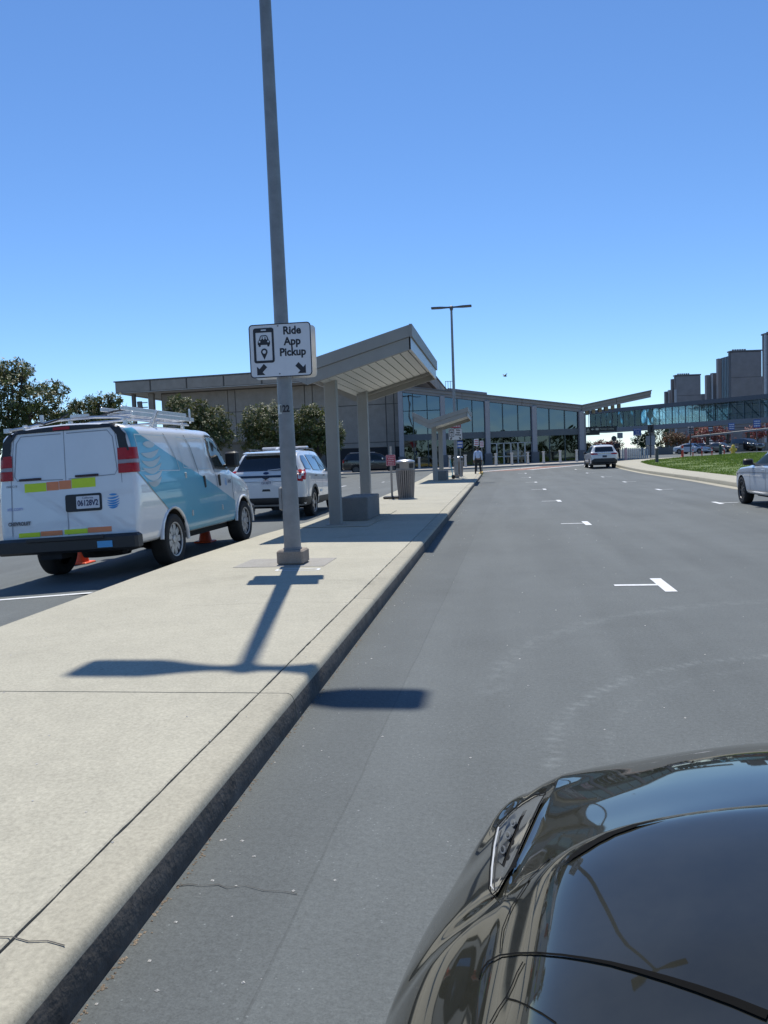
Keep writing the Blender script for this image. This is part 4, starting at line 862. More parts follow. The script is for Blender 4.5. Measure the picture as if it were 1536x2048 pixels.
# ------------------------------------------------------------------ white compact SUV driving off
p = at(1205, 938.5, 57.2)
rv = Car('moving_suv', 'white compact SUV with black lower bumper driving away in the lane', 'car', (p.x+.15, p.y, hgt(p.x, p.y)), R(1.5), scaled(SUV, .935, .94, .97), WHITE2, [(.8, 1.0), (.8, 3.65)], .36, .41)
rv.patch('rear_window', [(-.66, 1.20), (.66, 1.20), (.58, 1.56), (-.58, 1.56)], GLASSD, 'rear', eps=.008); rv.patch('lower_bumper', [(-.90, .36), (.90, .36), (.90, .60), (.70, .74), (-.70, .74), (-.90, .60)], PLAST, 'rear', eps=.012)
for g in (1, -1):
    rv.patch('tail_light', [(g*.42, 1.02), (g*.86, 1.00), (g*.88, 1.12), (g*.50, 1.10)], REDL, 'rear', eps=.01, step=.06); rv.patch('tail_light', [(.02, 1.0), (.25, 1.05), (.25, 1.14), (.03, 1.13)], REDL, sg=g, eps=.01, step=.06)
    rv.patch('side_glass', [(.50, 1.20), (3.2, 1.10), (2.95, 1.28), (2.6, 1.50), (1.0, 1.60), (.65, 1.50)], GLASSD, sg=g, eps=.012); rv.patch('sill_cladding', [(1.5, .31), (3.2, .31), (3.2, .46), (1.5, .46)], PLAST, sg=g, eps=.006)
    rv.mirror(g*.88, 2.95, 1.15, g, BLACKP)
    for y in (1.0, 3.65): rv.wheel(g*.80, y, .23, ALLOY, 10, .05)
pl = rv.patch('number_plate', rrect(-.13, .80, .17, .95, .01), M('dark_plate', (.05, .06, .09), .5, var=.3, scale=30), 'rear', eps=.008)
mb = MB(); mb.box((0, -.005, 1.105), (.9, .03, .05), ch=.01); mb.build('tailgate_chrome', CHR, rv.root); mb = MB(); mb.box((-.1, .9, 1.74), (.12, .3, .06), ch=.02); mb.build('roof_fin', WHITE2, rv.root); mb = MB(); mb.box((0, 2.4, .28), (1.3, 2.2, .08)); mb.build('underbody_parts', UNDER, rv.root)
# ------------------------------------------------------------------ silver sedan at the right edge
se = Car('parked_sedan', 'silver white sedan at the right edge with black door mirror', 'car', (6.80, 16.82, 0), R(0), SED, SILV, [(.78, .95), (.78, 3.92)], .335, .385)
for g in (1, -1):
    GLS = M('sedan_glass', (.012, .016, .016), .3, var=0, spec=.02)
    se.patch('side_glass', [(.95, 1.02), (2.02, 1.0), (2.02, 1.36), (1.55, 1.34), (1.15, 1.17)], GLS, sg=g, eps=.012); se.patch('side_glass', [(2.09, 1.0), (3.06, .985), (2.84, 1.10), (2.47, 1.285), (2.09, 1.34)], GLS, sg=g, eps=.012)
    se.patch('window_trim', ribbon([(.9, 1.0), (2.0, .985), (3.12, .967), (2.87, 1.115), (2.48, 1.31), (2.05, 1.365)], .03), PLAST, sg=g, eps=.016)
    se.handle(2.25, .86, g, SILV, .16); se.handle(1.30, .88, g, SILV, .16); se.mirror(g*.90, 3.03, 1.04, g, PLAST, (.22, .13, .15))
    for y in (.95, 3.92): se.wheel(g*.80, y, .22, ALLOYD, 10, .045)
    se.patch('head_light', [(4.30, .70), (4.62, .66), (4.6, .76), (4.25, .80)], WHL, sg=g, eps=.012)
se.seams([[(3.22, .95), (3.18, .6), (3.20, .30)], [(2.06, 1.0), (2.07, .30)], [(.92, 1.0), (1.2, .7)], [(.4, .80), (2.0, .80), (3.4, .79), (4.2, .75)]], .010)
se.patch('windscreen', [(-.66, 1.0), (.66, 1.0), (.56, 1.36), (-.56, 1.36)], GLASSC, 'front'); se.patch('rear_window', [(-.6, 1.12), (.6, 1.12), (.5, 1.36), (-.5, 1.36)], GLASSC, 'rear')
mb = MB(); mb.box((0, 2.4, .24), (1.3, 2.2, .06)); mb.build('underbody_parts', UNDER, se.root)
se.patch('lower_door_strip', [(1.45, .34), (3.45, .32), (3.45, .37), (1.45, .39)], CHR, sg=-1, eps=.006)
# ------------------------------------------------------------------ black SUV by the terminal
p = at(686, 946, 71)
bs = Car('black_suv', 'long black SUV standing side-on before the terminal wall', 'car', (p.x, p.y, hgt(p.x, p.y)), PSI-R(90), scaled(SUV, 1.0, 1.10, 1.06), BLACKP, [(.84, 1.2), (.84, 4.35)], .39, .45)
for g in (1, -1):
    bs.patch('side_glass', [(.55, 1.30), (1.45, 1.29), (1.40, 1.68), (.75, 1.67)], GLASSD, sg=g, eps=.012); bs.patch('side_glass', [(1.55, 1.29), (2.45, 1.27), (2.42, 1.70), (1.52, 1.70)], GLASSC, sg=g, eps=.012); bs.patch('side_glass', [(2.55, 1.27), (3.75, 1.22), (3.1, 1.60), (2.52, 1.69)], GLASSC, sg=g, eps=.012)
    bs.patch('tail_light', [(.04, 1.0), (.16, 1.0), (.2, 1.35), (.08, 1.35)], REDL, sg=g, eps=.01, step=.08); bs.mirror(g*.95, 3.55, 1.28, g, CHR); bs.handle(1.6, 1.1, g, CHR); bs.handle(2.7, 1.08, g, CHR)
    for y in (1.2, 4.35): bs.wheel(g*.86, y, .25, ALLOYD, 6, .07)
    mb = MB(); mb.tube([(g*.66, .7, 1.87), (g*.67, 2.9, 1.87)], .02, 6); mb.build('roof_rail', ALU, bs.root)
mb = MB(); mb.box((0, 2.8, .3), (1.3, 2.6, .1)); mb.build('underbody_parts', UNDER, bs.root)
# ------------------------------------------------------------------ traffic beyond the lawn
def far_car(px, py, d, S, mat, label, rz, front=True, name='far_car', k=(1, 1, 1), wheels=((.80, 1.0), (.80, 3.9))):
    p = at(px, py, d); rw = .34
    c = Car(name, label, 'car', (p.x, p.y, hgt(p.x, p.y)), rz, scaled(S, *k), mat, [(w_[0], w_[1]*k[1]) for w_ in wheels], rw, .40, 'traffic queued beyond the lawn', ky=3, kx=2)
    zr = S[5][-1][2]*k[2]; zl = S[8][6][2]*k[2]
    c.patch('windscreen', [(-.70*k[0], zl+.04), (.70*k[0], zl+.04), (.58*k[0], zr-.09), (-.58*k[0], zr-.09)], GLASSC, 'front', eps=.01, step=.3)
    for g in (1, -1):
        c.patch('side_glass', [(1.0*k[1], zl+.08), (3.1*k[1], zl+.04), (2.6*k[1], zr-.16), (1.2*k[1], zr-.15)], GLASSD, sg=g, eps=.01, step=.3)
        c.patch('head_light', [(g*.45, zl-.28), (g*.72, zl-.25), (g*.74, zl-.14), (g*.48, zl-.17)], WHL, 'front', eps=.012, step=.2)
        c.mirror(g*.9, 3.0*k[1], zl+.1, g, mat)
        for y in wheels: c.wheel(g*.80, y[1]*k[1], .22, ALLOY, 6, .06)
    c.patch('grille', [(-.42, zl-.42), (.42, zl-.42), (.45, zl-.18), (-.45, zl-.18)], PLAST, 'front', eps=.010, step=.2)
    mb = MB(); mb.box((0, 2.4, .26), (1.3, 2.4, .08)); mb.build('underbody_parts', UNDER, c.root); return c
BK = PSI+R(180)
def fc(px, py, d, *a, rz=0, **k):
    # front bumper faces the camera side: move the origin a car length back
    return far_car(px, py, d, *a, rz, **k)
fc(1353, 911.5, 110, SED, SILV, 'silver sedan facing the lawn, leftmost of the queued cars', rz=BK+R(38), wheels=((.78, .95), (.78, 3.92)))
fc(1386, 907, 122, SED, NAVY, 'dark blue sedan tucked behind the silver sedan beyond the lawn', rz=BK+R(30), wheels=((.78, .95), (.78, 3.92)))
fc(1384, 904, 133, SUV, WHITE, 'tall white van-like vehicle behind the queued cars beyond the lawn', rz=BK+R(22), name='far_van', k=(1.05, 1.1, 1.35), wheels=((.84, 1.12), (.84, 3.98)))
fc(1415, 908.5, 116, SED, GREYP, 'dark grey sedan facing the lawn between blue sedan and black pickup', rz=BK+R(26), wheels=((.78, .95), (.78, 3.92)))
fc(1466, 906.5, 116, SUV, BLACKP, 'large black SUV behind the yellow hydrant', rz=BK+R(20), k=(1.05, 1.05, 1.08), wheels=((.84, 1.12), (.84, 3.98)))
fc(1437, 905, 128, SUV, NAVY, 'dark blue vehicle behind the orange posts beyond the lawn', rz=BK+R(24), wheels=((.84, 1.12), (.84, 3.98)))
# ================================================================== BLACK CAR IN THE FOREGROUND
DUSTY = M('dusty_black_paint', (.024, .0245, .020), .5, var=.35, scale=3, coat=1.0, spec=.0, cior=1.62)
CX = .78
def fsec(y, low, side):
    """low: (zb, x_flank, z_flank); side: list of 7 (x, z) from shoulder to centre"""
    zb, xf, zf = low
    return [(0, y, zb), (.7*xf, y, zb), (.92*xf, y, zb+.04), (.985*xf, y, .5*(zb+zf)), (xf, y, zf)]+[(x, y, z) for x, z in side]
FS = [sec(-3.35, .78, .42, .85, .66, .92), sec(-3.2, .92, .32, .95, .74, 1.02), sec(-2.6, .97, .26, .96, .70, 1.20), sec(-1.9, .98, .24, .95, .62, 1.36), sec(-1.2, .98, .24, .94, .61, 1.38), sec(-.6, .98, .24, .93, .62, 1.30), sec(-.1, .98, .24, .92, .64, 1.13), sec(.32, .98, .24, .90, .74, 1.02),
  fsec(.60, (.24, .98, .56), [(.94, .70), (.865, .79), (.825, .825), (.74, .905), (.58, .962), (.35, .995), (0, 1.01)]),
  fsec(.80, (.24, .98, .56), [(.93, .70), (.845, .795), (.81, .83), (.735, .918), (.58, .972), (.35, 1.0), (0, 1.012)]),
  fsec(.98, (.24, .98, .565), [(.92, .71), (.825, .805), (.79, .838), (.71, .930), (.56, .978), (.35, 1.004), (0, 1.015)]),
  fsec(1.07, (.24, .98, .57), [(.91, .715), (.81, .81), (.78, .838), (.695, .918), (.56, .965), (.35, .99), (0, 1.0)]),
  fsec(1.12, (.24, .98, .572), [(.90, .715), (.80, .808), (.77, .828), (.67, .878), (.55, .912), (.35, .935), (0, .945)]),
  fsec(1.18, (.24, .975, .575), [(.895, .715), (.79, .805), (.765, .815), (.64, .855), (.53, .882), (.33, .908), (0, .92)]),
  fsec(1.32, (.25, .945, .59), [(.865, .71), (.765, .785), (.735, .794), (.60, .838), (.48, .868), (.30, .895), (0, .908)]),
  fsec(1.47, (.25, .895, .61), [(.82, .705), (.735, .770), (.705, .780), (.57, .822), (.45, .850), (.28, .876), (0, .888)]),
  fsec(1.62, (.26, .845, .635), [(.775, .70), (.70, .752), (.67, .764), (.53, .802), (.42, .827), (.26, .850), (0, .860)]),
  fsec(1.74, (.28, .78, .66), [(.725, .708), (.67, .740), (.63, .752), (.50, .778), (.39, .800), (.24, .820), (0, .828)]),
  fsec(1.84, (.30, .65, .64), [(.62, .68), (.57, .705), (.53, .72), (.43, .745), (.33, .762), (.20, .778), (0, .785)]),
  fsec(1.91, (.34, .50, .58), [(.47, .60), (.44, .62), (.41, .635), (.33, .655), (.25, .67), (.15, .68), (0, .685)])]
fc_ = Car('foreground_car', 'glossy black car bonnet and headlight in the near right corner', 'car', (CX, 0, 0), 0, FS, DUSTY, [(.80, -2.35), (.80, .62)], .34, .37, ky=8, kx=6)
fc_.body.data.polygons.foreach_set('use_smooth', [True]*len(fc_.body.data.polygons))
def cpx(poly, z5=True): return [(780+x/2.032, 1450+y/2.032) if z5 else (x, y) for x, y in poly]
def on_body(px, py):
    r = (CR*(px-768)+CU*(1024-py)+CF*FOC).normalized(); h = fc_.bvh.ray_cast(Vector((-CX, 0, CAM_H)), r)
    if h[0] is None: h = fc_.bvh.find_nearest(Vector((-CX, 0, CAM_H))+r*1.75)
    return h[0], (h[1] if h[1].dot(r) < 0 else -h[1])
def decal(name, polys, mat, eps=.002, step=6, parent=None):
    mb = MB()
    for P in polys:
        v, f = patch_verts(cpx(P), step); mb.add([(lambda h: h[0]+h[1]*eps)(on_body(p[0], p[1])) for p in v], f)
    o = mb.build(name, mat, parent or fc_.root, fix=False); o.data.polygons.foreach_set('use_smooth', [True]*len(o.data.polygons)); return o
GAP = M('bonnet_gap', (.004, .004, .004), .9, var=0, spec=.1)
def taper(pts, ws):
    L = []; Q = []
    for i, p in enumerate(pts):
        a = Vector(pts[max(i-1, 0)]); b_ = Vector(pts[min(i+1, len(pts)-1)]); t_ = (b_-a).normalized(); n_ = Vector((-t_.y, t_.x))*ws[i]/2; L.append(tuple(Vector(p)+n_)); Q.append(tuple(Vector(p)-n_))
    return L+Q[::-1]
decal('bonnet_gap', [taper([(366, 1030), (378, 1000), (402, 966), (450, 940), (520, 931), (600, 931), (700, 940), (800, 955), (900, 974), (1000, 1000), (1125, 1036), (1250, 1076), (1400, 1130), (1536, 1186)], [4, 6, 7, 7, 8, 9, 10, 12, 15, 19, 24, 29, 34, 38])], GAP, .002, step=9)
decal('panel_seam', [ribbon([(450, 932), (453, 880), (460, 830), (480, 780), (500, 735), (530, 690), (575, 620), (650, 545)], 4)], GAP, .0015)
decal('panel_seam', [ribbon([(545, 965), (520, 1010), (500, 1060), (475, 1110), (440, 1160), (410, 1215)], 5)], GAP, .0015)
decal('panel_seam', [ribbon([(475, 1112), (515, 1122), (560, 1142), (620, 1175), (680, 1215)], 6)], GAP, .0015)
decal('crest_shade', [[(704, 574), (750, 524), (810, 482), (880, 445), (990, 409), (1120, 382), (1010, 416), (915, 450), (845, 486), (785, 524)]], GAP, .002, step=8)  # shade beyond the bonnet crest, painted on as a black wedge; no opening here
LENS = M('headlight_lens', (.045, .046, .047), .05, var=.15, scale=20, coat=1.0, spec=.6)
hl = decal('headlight', [[(440, 425), (424, 500), (414, 600), (411, 680), (426, 703), (446, 686), (500, 590), (560, 450), (612, 335), (640, 285), (590, 295), (540, 325), (485, 372)]], LENS, .004)
HLP = [(440, 425), (424, 500), (414, 600), (411, 680), (426, 703), (446, 686), (500, 590), (560, 450), (612, 335), (640, 285), (590, 295), (540, 325), (485, 372)]
decal('lamp_surround', strips(HLP+[HLP[0]], 5), GAP, .006, parent=hl)
decal('lamp_unit', [[(490, 392), (468, 470), (446, 565), (465, 582), (498, 486), (535, 392), (560, 345), (525, 362)]], M('lamp_blue_black', (.012, .016, .026), .08, var=.2, coat=1.), .007, parent=hl)
decal('running_light', [taper([(452, 428), (436, 505), (426, 600), (424, 672), (436, 686)], [6, 7, 7, 6, 3])], M('lamp_white', (.55, .56, .58), .2, var=.1), .008, parent=hl)
decal('lamp_trim', [ribbon([(618, 312), (560, 436), (484, 596), (446, 672)], 5)], CHR, .008, parent=hl)
for (x_, y_, r_) in ((512, 415, 11), (492, 468, 12), (472, 528, 12)):
    decal('projector', [[(x_+r_*math.cos(6.2832*q/12), y_+1.5*r_*math.sin(6.2832*q/12)) for q in range(12)]], M('projector_glass', (.20, .22, .25), .06, metal=.5, var=.1), .010, parent=hl)
    decal('projector_lens', [[(x_+.55*r_*math.cos(6.2832*q/10), y_+.85*r_*math.sin(6.2832*q/10)) for q in range(10)]], M('projector_dark', (.01, .012, .015), .04, var=0, coat=1.), .012, parent=hl)
fc_.patch('windscreen', [(-.62, 1.07), (.62, 1.07), (.56, 1.30), (-.56, 1.30)], GLASSC, 'front')
for g in (1, -1):
    fc_.patch('side_glass', [(-2.2, 1.0), (-.35, .98), (-.7, 1.20), (-1.9, 1.28)], GLASSC, sg=g)
    for y in (-2.35, .62): fc_.wheel(g*.85, y, .23, ALLOYD, 10, .05)
mb = MB(); mb.box((0, -.7, .24), (1.4, 2.4, .08)); mb.build('underbody_parts', UNDER, fc_.root)
# ================================================================== STREET FURNITURE
GALV = M('galvanised_steel', (.25, .255, .26), .55, metal=.35, var=.16, scale=5); BLOCK = nodes_concrete('block_concrete', (.28, .235, .195), .7); SWHITE = M('sign_white', (.66, .67, .70), .45, var=.04); SBLACK = M('sign_print_black', (.020, .020, .026), .5, var=0)
SRED = M('sign_red', (.40, .03, .06), .5, var=.08); SBLUE = M('sign_blue', (.04, .10, .34), .5, var=.08); LEDH = M('lamp_housing', (.10, .10, .11), .5, var=.1)
def lamp_post(loc, label, number):
    t = thing('lamp_post', label, 'lamp post', loc, group='lamp posts with twin heads on the island'); H_ = 9.56
    mb = MB(); mb.box((0, 0, .09), (.34, .34, .18), ch=.02); mb.build('base_block', BLOCK, t)
    mb = MB(); mb.lathe((0, 0, 0), [(.118, .17), (.118, .20), (.107, .205), (.105, .4), (.086, 3.3), (.071, 6.8), (.060, H_-.1), (.060, H_)], 24); mb.build('pole', GALV, t, smooth=40)
    mb = MB(); mb.lathe((0, 0, 0), [(.075, H_-.16), (.11, H_-.02), (.11, H_+.05), (.05, H_+.1)], 14); mb.build('hub', LEDH, t, smooth=40)
    for s in (1, -1):
        P = [(.06, -.06), (.20, -.05), (.36, -.09), (.50, -.15), (.62, -.19), (1.08, -.19), (1.13, -.15), (1.13, .15), (1.08, .19), (.62, .19), (.50, .15), (.36, .09), (.20, .05), (.06, .06)]
        mb = MB(); mb.prism(P, lambda u, v: (s*u, v, H_-.03+.012*u), lambda u, v: (s*u, v, H_+.05+.012*u)); mb.build('lamp_head', LEDH, t)
    mb = MB(); mb.box((-.115, .02, .82), (.06, .10, .30), ch=.02); mb.build('hand_hole_box', GALV, t)
    if number:
        fn = lambda x, z: (.098*math.sin(x/.098), -.0985*math.cos(x/.098), 1.93+z)
        mb = MB(); v, f = patch_verts([(-.115, -.06), (-.025, -.06), (-.025, .06), (-.115, .06)], .02); mb.add([fn(p[0], p[1]) for p in v], f); tg = mb.build('number_tag', M('tag_cream', (.55, .56, .52), .6, var=.1), t, fix=False)
        fn2 = lambda x, z: (.1015*math.sin((x+.008)/.1015), -.1015*math.cos((x+.008)/.1015), 1.93+z); text('number', number, .115, SBLACK, t, fn2, bold=.004, sx=.80)
    return t
def gz(x, y): return hgt(-2.5, y)+KT
L1 = lamp_post((-2.605, 9.75, KT+.006), 'tall grey lamp post numbered 122 rising out of the top of the picture', '122'); L1.rotation_euler = (0, R(-.35), 0)
lamp_post((-2.43, 45.6, gz(0, 45.6)), 'distant lamp post with twin flat heads seen against the sky', None)
def ring_poly(o, i): n = len(o); return list(o)+list(i), [(k, (k+1) % n, (k+1) % n+n, k+n) for k in range(n)]
def ride_sign(loc, label, w_=.78, h_=.65, k=1.):
    t = thing('pickup_sign', label, 'sign', loc, group='ride pickup signs'); d = .012
    P = rrect(0, -h_, w_, 0, .045); mb = MB(); mb.prism(P, lambda u, v: (u, 0, v), lambda u, v: (u, .008, v)); mb.build('panel', SWHITE, t)
    V, F = ring_poly(P, rrect(.012, -h_+.012, w_-.012, -.012, .036)); mb = MB(); mb.add([(u, -.002, v) for u, v in V], F); mb.build('border', SBLACK, t, fix=False)
    def pr(polys, name, y=-.002):
        mb = MB()
        for q in polys: v, f = patch_verts(q, 1.); mb.add([(p[0], y, p[1]) for p in v], f)
        return mb.build(name, SBLACK if y > -.003 else SWHITE, t, fix=False)
    V, F = ring_poly(rrect(.055, -.47, .315, -.045, .03), rrect(.085, -.44, .288, -.10, .006)); mb = MB(); mb.add([(u, -.002, v) for u, v in V], F); mb.build('phone_symbol', SBLACK, t, fix=False)
    pr([rrect(.155, -.078, .22, -.064, .005)], 'phone_slot', -.0035)
    c = .187; cy = -.205
    pr([[(c-.078, cy-.045), (c+.078, cy-.045), (c+.078, cy-.005), (c+.06, cy+.018), (c+.045, cy+.062), (c+.03, cy+.072), (c-.03, cy+.072), (c-.045, cy+.062), (c-.06, cy+.018), (c-.078, cy-.005)], rrect(c-.068, cy-.066, c-.042, cy-.04, .006), rrect(c+.042, cy-.066, c+.068, cy-.04, .006)], 'car_symbol')
    circ = lambda x, y, r, n=14: [(x+r*math.cos(6.2832*q/n), y+r*math.sin(6.2832*q/n)) for q in range(n)]
    pr([[(c-.044, cy+.018), (c+.044, cy+.018), (c+.034, cy+.058), (c-.034, cy+.058)], circ(c-.055, cy-.005, .012), circ(c+.055, cy-.005, .012)], 'car_window', -.0035)
    mb = MB()
    for x in (-.018, .018):
        v, f = patch_verts(circ(c+x, cy+.042, .008), 1.); mb.add([(p[0], -.0045, p[1]) for p in v], f); v, f = patch_verts([(c+x-.014, cy+.018), (c+x+.014, cy+.018), (c+x+.008, cy+.032), (c+x-.008, cy+.032)], 1.); mb.add([(p[0], -.0045, p[1]) for p in v], f)
    mb.build('rider_symbol', SBLACK, t, fix=False)
    cy = -.335; pr([[(c+.042*math.cos(R(a)), cy+.042*math.sin(R(a))) for a in range(-35, 216, 12)]+[(c, cy-.095)]], 'pin_symbol'); pr([circ(c, cy, .022)], 'pin_hole', -.0035)
    def arrow(x, y, s):
        P = [(0, 0), (.0, .105), (.032, .073), (.088, .135), (.130, .092), (.070, .034), (.102, .0)]; return [(x+s*a, y+b_) for a, b_ in P]
    pr([arrow(.085, -.615, 1)], 'arrow'); pr([arrow(.70, -.615, -1)], 'arrow')
    for s_, z in (('Ride', -.095), ('App', -.225), ('Pickup', -.355)): text('lettering', s_, .132, SBLACK, t, lambda x, y: (.545+x, -.002, z+y), bold=.0045, sx=.95)
    mb = MB()
    for z in (-.03, -h_+.04): mb.lathe((w_/2-.02, 0, z), [(.010, -.006), (.010, .002)], 8, 'Y')
    mb.box((w_/2, .03, -h_*.5), (.05, .045, h_*.9)); mb.build('bolts_and_bracket', GALV, t); return t
ride_sign((-3.005, 9.615, 3.135), 'white ride app pickup sign with phone symbol on the numbered lamp post')
ride_sign((-2.80, 45.5, 2.95), 'smaller looking ride app pickup sign on the distant lamp post')
bs_ = thing('back_sign', 'plain metal back of a second sign behind the ride pickup sign', 'sign', (-2.64, 9.93, 2.82)); mb = MB(); mb.prism(rrect(-.40, -.325, .40, .325, .05), lambda u, v: (u, 0, v), lambda u, v: (u, .006, v)); mb.build('panel', M('sign_back_metal', (.62, .60, .55), .42, metal=.7, var=.12, scale=3), bs_); mb = MB(); mb.box((.02, -.04, 0), (.05, .07, .5)); mb.build('bracket', GALV, bs_)
# shelters
SHM = M('shelter_paint', (.30, .28, .25), .55, var=.07, scale=3); SHW = M('shelter_soffit', (.60, .585, .55), .45, var=.05); BENCHM = nodes_concrete('bench_concrete', (.20, .19, .175), .85)
def shelter(y0, label, zo, post2):
    """world layout along the island; y0 is the near edge of its roof"""
    OX = -3.22; t = thing('bus_shelter', label, 'shelter', (OX, y0+1.55, zo), group='butterfly roofed shelters on the island'); LY = 5.6; a0 = -1.55
    prof = [(-4.10, 3.60), (-3.32, 3.20), (-1.46, 3.72)]; X = [p[0]-OX for p in prof]; Z = [p[1]-.16 for p in prof]
    for (i, j) in ((0, 1), (1, 2)):
        mb = MB(); P = [(X[i], Z[i]), (X[j], Z[j]), (X[j], Z[j]-.20), (X[i], Z[i]-.20)]; mb.prism(P, lambda u, v: (u, a0-.03, v), lambda u, v: (u, a0+LY+.03, v)); mb.build('roof', SHM, t)
        for yy in (a0, a0+LY-.05):
            mb = MB(); P = [(X[i]+(.0 if i == 0 else .004), Z[i]-.205), (X[j]-(.004 if i == 0 else 0), Z[j]-.205), (X[j], Z[j]-.42), (X[i], Z[i]-.42)]; mb.prism(P, lambda u, v: (u, yy, v), lambda u, v: (u, yy+.05, v)); mb.build('fascia_board', SHM, t)
        n = 5 if i == 0 else 12
        for k in range(n):
            f0, f1 = k/n, (k+1)/n; q = lambda f, dz: (X[i]+(X[j]-X[i])*f, Z[i]+(Z[j]-Z[i])*f-dz)
            e = .06/n; A, B, C_, D_ = q(f0+e, .27), q(f1-e, .27), q(f1-e, .235), q(f0+e, .235)
            mb = MB(); mb.prism([A, B, C_, D_], lambda u, v: (u, a0+.06, v), lambda u, v: (u, a0+LY-.06, v)); mb.build('soffit_plank', SHW, t)
        for yy in (a0+.55, a0+LY-.6):
            mb = MB(); A, B = (X[i], Z[i]-.275), (X[j], Z[j]-.275); mb.prism([A, B, (B[0], B[1]-.06), (A[0], A[1]-.06)], lambda u, v: (u, yy, v), lambda u, v: (u, yy+.06, v)); mb.build('soffit_batten', SHM, t)
    for x, z, s in ((X[0], Z[0], -1), (X[2], Z[2], 1)):
        mb = MB(); mb.box((x+s*.012, a0+LY/2, z-.10), (.05, LY+.08, .215)); mb.build('edge_flashing', SHM, t); mb = MB(); mb.box((x-s*.01, a0+LY/2, z-.315), (.03, LY, .21)); mb.build('edge_board', M('shelter_edge', (.42, .42, .43), .4, metal=.3, var=.05), t)
    for k, (px, py) in enumerate(((0, 0), (post2[0]-OX, post2[1]))):
        mb = MB(); mb.box((px, py, 1.45), (.235, .20, 2.90), ch=.012); mb.build('post', SHM, t); mb = MB(); mb.box((px, py, .012), (.36, .34, .024), ch=.005); mb.build('base_plate', SHM, t)
    mb = MB(); mb.box((.21, 1.63, .245), (.60, 1.62, .49), ch=.02); mb.build('bench', BENCHM, t)
    mb = MB(); mb.box((-.02, 1.6, .004), (1.5, 4.2, .008)); mb.build('footing_slab', CONC, t); return t
shelter(13.88, 'nearer bus shelter with tilted metal roof and block bench behind the lamp post', KT+.003, (-3.13, 3.15))
shelter(38.9, 'farther bus shelter with winged roof before the glass hall', gz(0, 41)+.003, (-3.16, 3.6))
# litter bins
BIN = M('bin_slat', (.27, .235, .21), .6, var=.15, scale=12); BIND = M('bin_liner', (.04, .037, .035), .8); BINT = M('bin_steel', (.55, .54, .54), .30, metal=.8, var=.1)
def litter_bin(loc, label):
    t = thing('litter_bin', label, 'bin', loc, group='slatted litter bins'); n = 26
    mb = MB(); mb.lathe((0, 0, 0), [(.205, .03), (.262, .86), (.262, .90), (.25, .90)], 22); mb.build('liner', BIND, t, smooth=40)
    for k in range(n):
        a = 6.2832*k/n; r0, r1 = .225, .285; wd = .021; c, s = math.cos(a), math.sin(a); f = lambda r, q, z: (r*c-q*s, r*s+q*c, z); w0, w1 = wd*.85, wd*1.05
        mb = MB(); mb.add([f(r0, -w0, .02), f(r0, w0, .02), f(r0+.02, w0, .02), f(r0+.02, -w0, .02), f(r1, -w1, .88), f(r1, w1, .88), f(r1+.02, w1, .88), f(r1+.02, -w1, .88)], [(0, 1, 2, 3), (4, 5, 6, 7), (0, 1, 5, 4), (1, 2, 6, 5), (2, 3, 7, 6), (3, 0, 4, 7)]); mb.build('slat', BIN, t)
    mb = MB(); mb.lathe((0, 0, 0), [(.30, .875), (.308, .88), (.308, .905), (.295, .91)], 26, cap=False); mb.lathe((0, 0, 0), [(.225, .0), (.25, .0), (.252, .03), (.225, .035)], 26, cap=False); mb.build('hoop', BIN, t, smooth=40)
    hd = MB(); hd.lathe((0, 0, 0), [(.285, .90), (.290, 1.13), (.292, 1.14)], 28, cap=False); hood = hd.build('hood', M('bin_hood', (.30, .265, .24), .5, metal=.3, var=.1), t, smooth=40)
    for a0 in (40, 140, 220, 320):
        mb = MB(); V = []; F = []
        for q in range(9):
            a = R(a0-19+38*q/8); V += [(.294*math.cos(a), .294*math.sin(a), .945+.02*(abs(q-4) == 4)), (.296*math.cos(a), .296*math.sin(a), 1.095-.02*(abs(q-4) == 4))]
            if q: k = 2*q; F.append((k-2, k, k+1, k-1))
        mb.add(V, F); mb.build('opening', BIND, hood, fix=False)
    mb = MB(); mb.lathe((0, 0, 0), [(.30, 1.135), (.305, 1.145), (.295, 1.165), (.23, 1.195), (.13, 1.215), (.001, 1.222)], 28); mb.build('dome', BINT, t, smooth=60); return t
litter_bin((-2.90, 24.75, KT), 'brown slatted litter bin with steel dome beside the small red sign')
p = at(917.5, 948, 48.5); litter_bin((p.x, p.y, gz(0, p.y)), 'dark litter bin behind the distant lamp post')
def bars(rows, w_, h_, x0=0., z0=0., seed=1, fill=.5):
    """illegible lines of print as short bars"""
    r_ = random.Random(seed); out = []; dz = h_/rows
    for k in range(rows):
        x = -w_*.42+r_.uniform(0, .08)*w_
        while x < w_*.40:
            L = min(w_*r_.uniform(.10, .26), w_*.43-x); zc = z0+h_/2-(k+.5)*dz
            if L > .02*w_: out.append([(x0+x, zc-dz*fill/2), (x0+x+L, zc-dz*fill/2), (x0+x+L, zc+dz*fill/2), (x0+x, zc+dz*fill/2)])
            x += L+w_*.05
    return out
def panel_print(name, parent, polys, mat, y=-.008):
    mb = MB()
    for q in polys: v, f = patch_verts(q, 5.); mb.add([(p_[0], y, p_[1]) for p_ in v], f)
    return mb.build(name, mat, parent, fix=False)
rs = thing('notice_stand', 'small red notice on a post with rubber foot next to the near bin', 'sign', (-3.36, 24.85, KT)); mb = MB(); mb.box((0, 0, .045), (.52, .42, .07), ch=.02); mb.build('foot', PLAST, rs)
mb = MB(); mb.box((0, .03, .86), (.06, .05, 1.56)); mb.build('post', M('post_beige', (.40, .36, .31), .6), rs); mb = MB(); mb.prism(rrect(-.15, 1.03, .15, 1.375, .03), lambda u, v: (u, -.012, v), lambda u, v: (u, 0, v)); pn = mb.build('panel', SRED, rs)
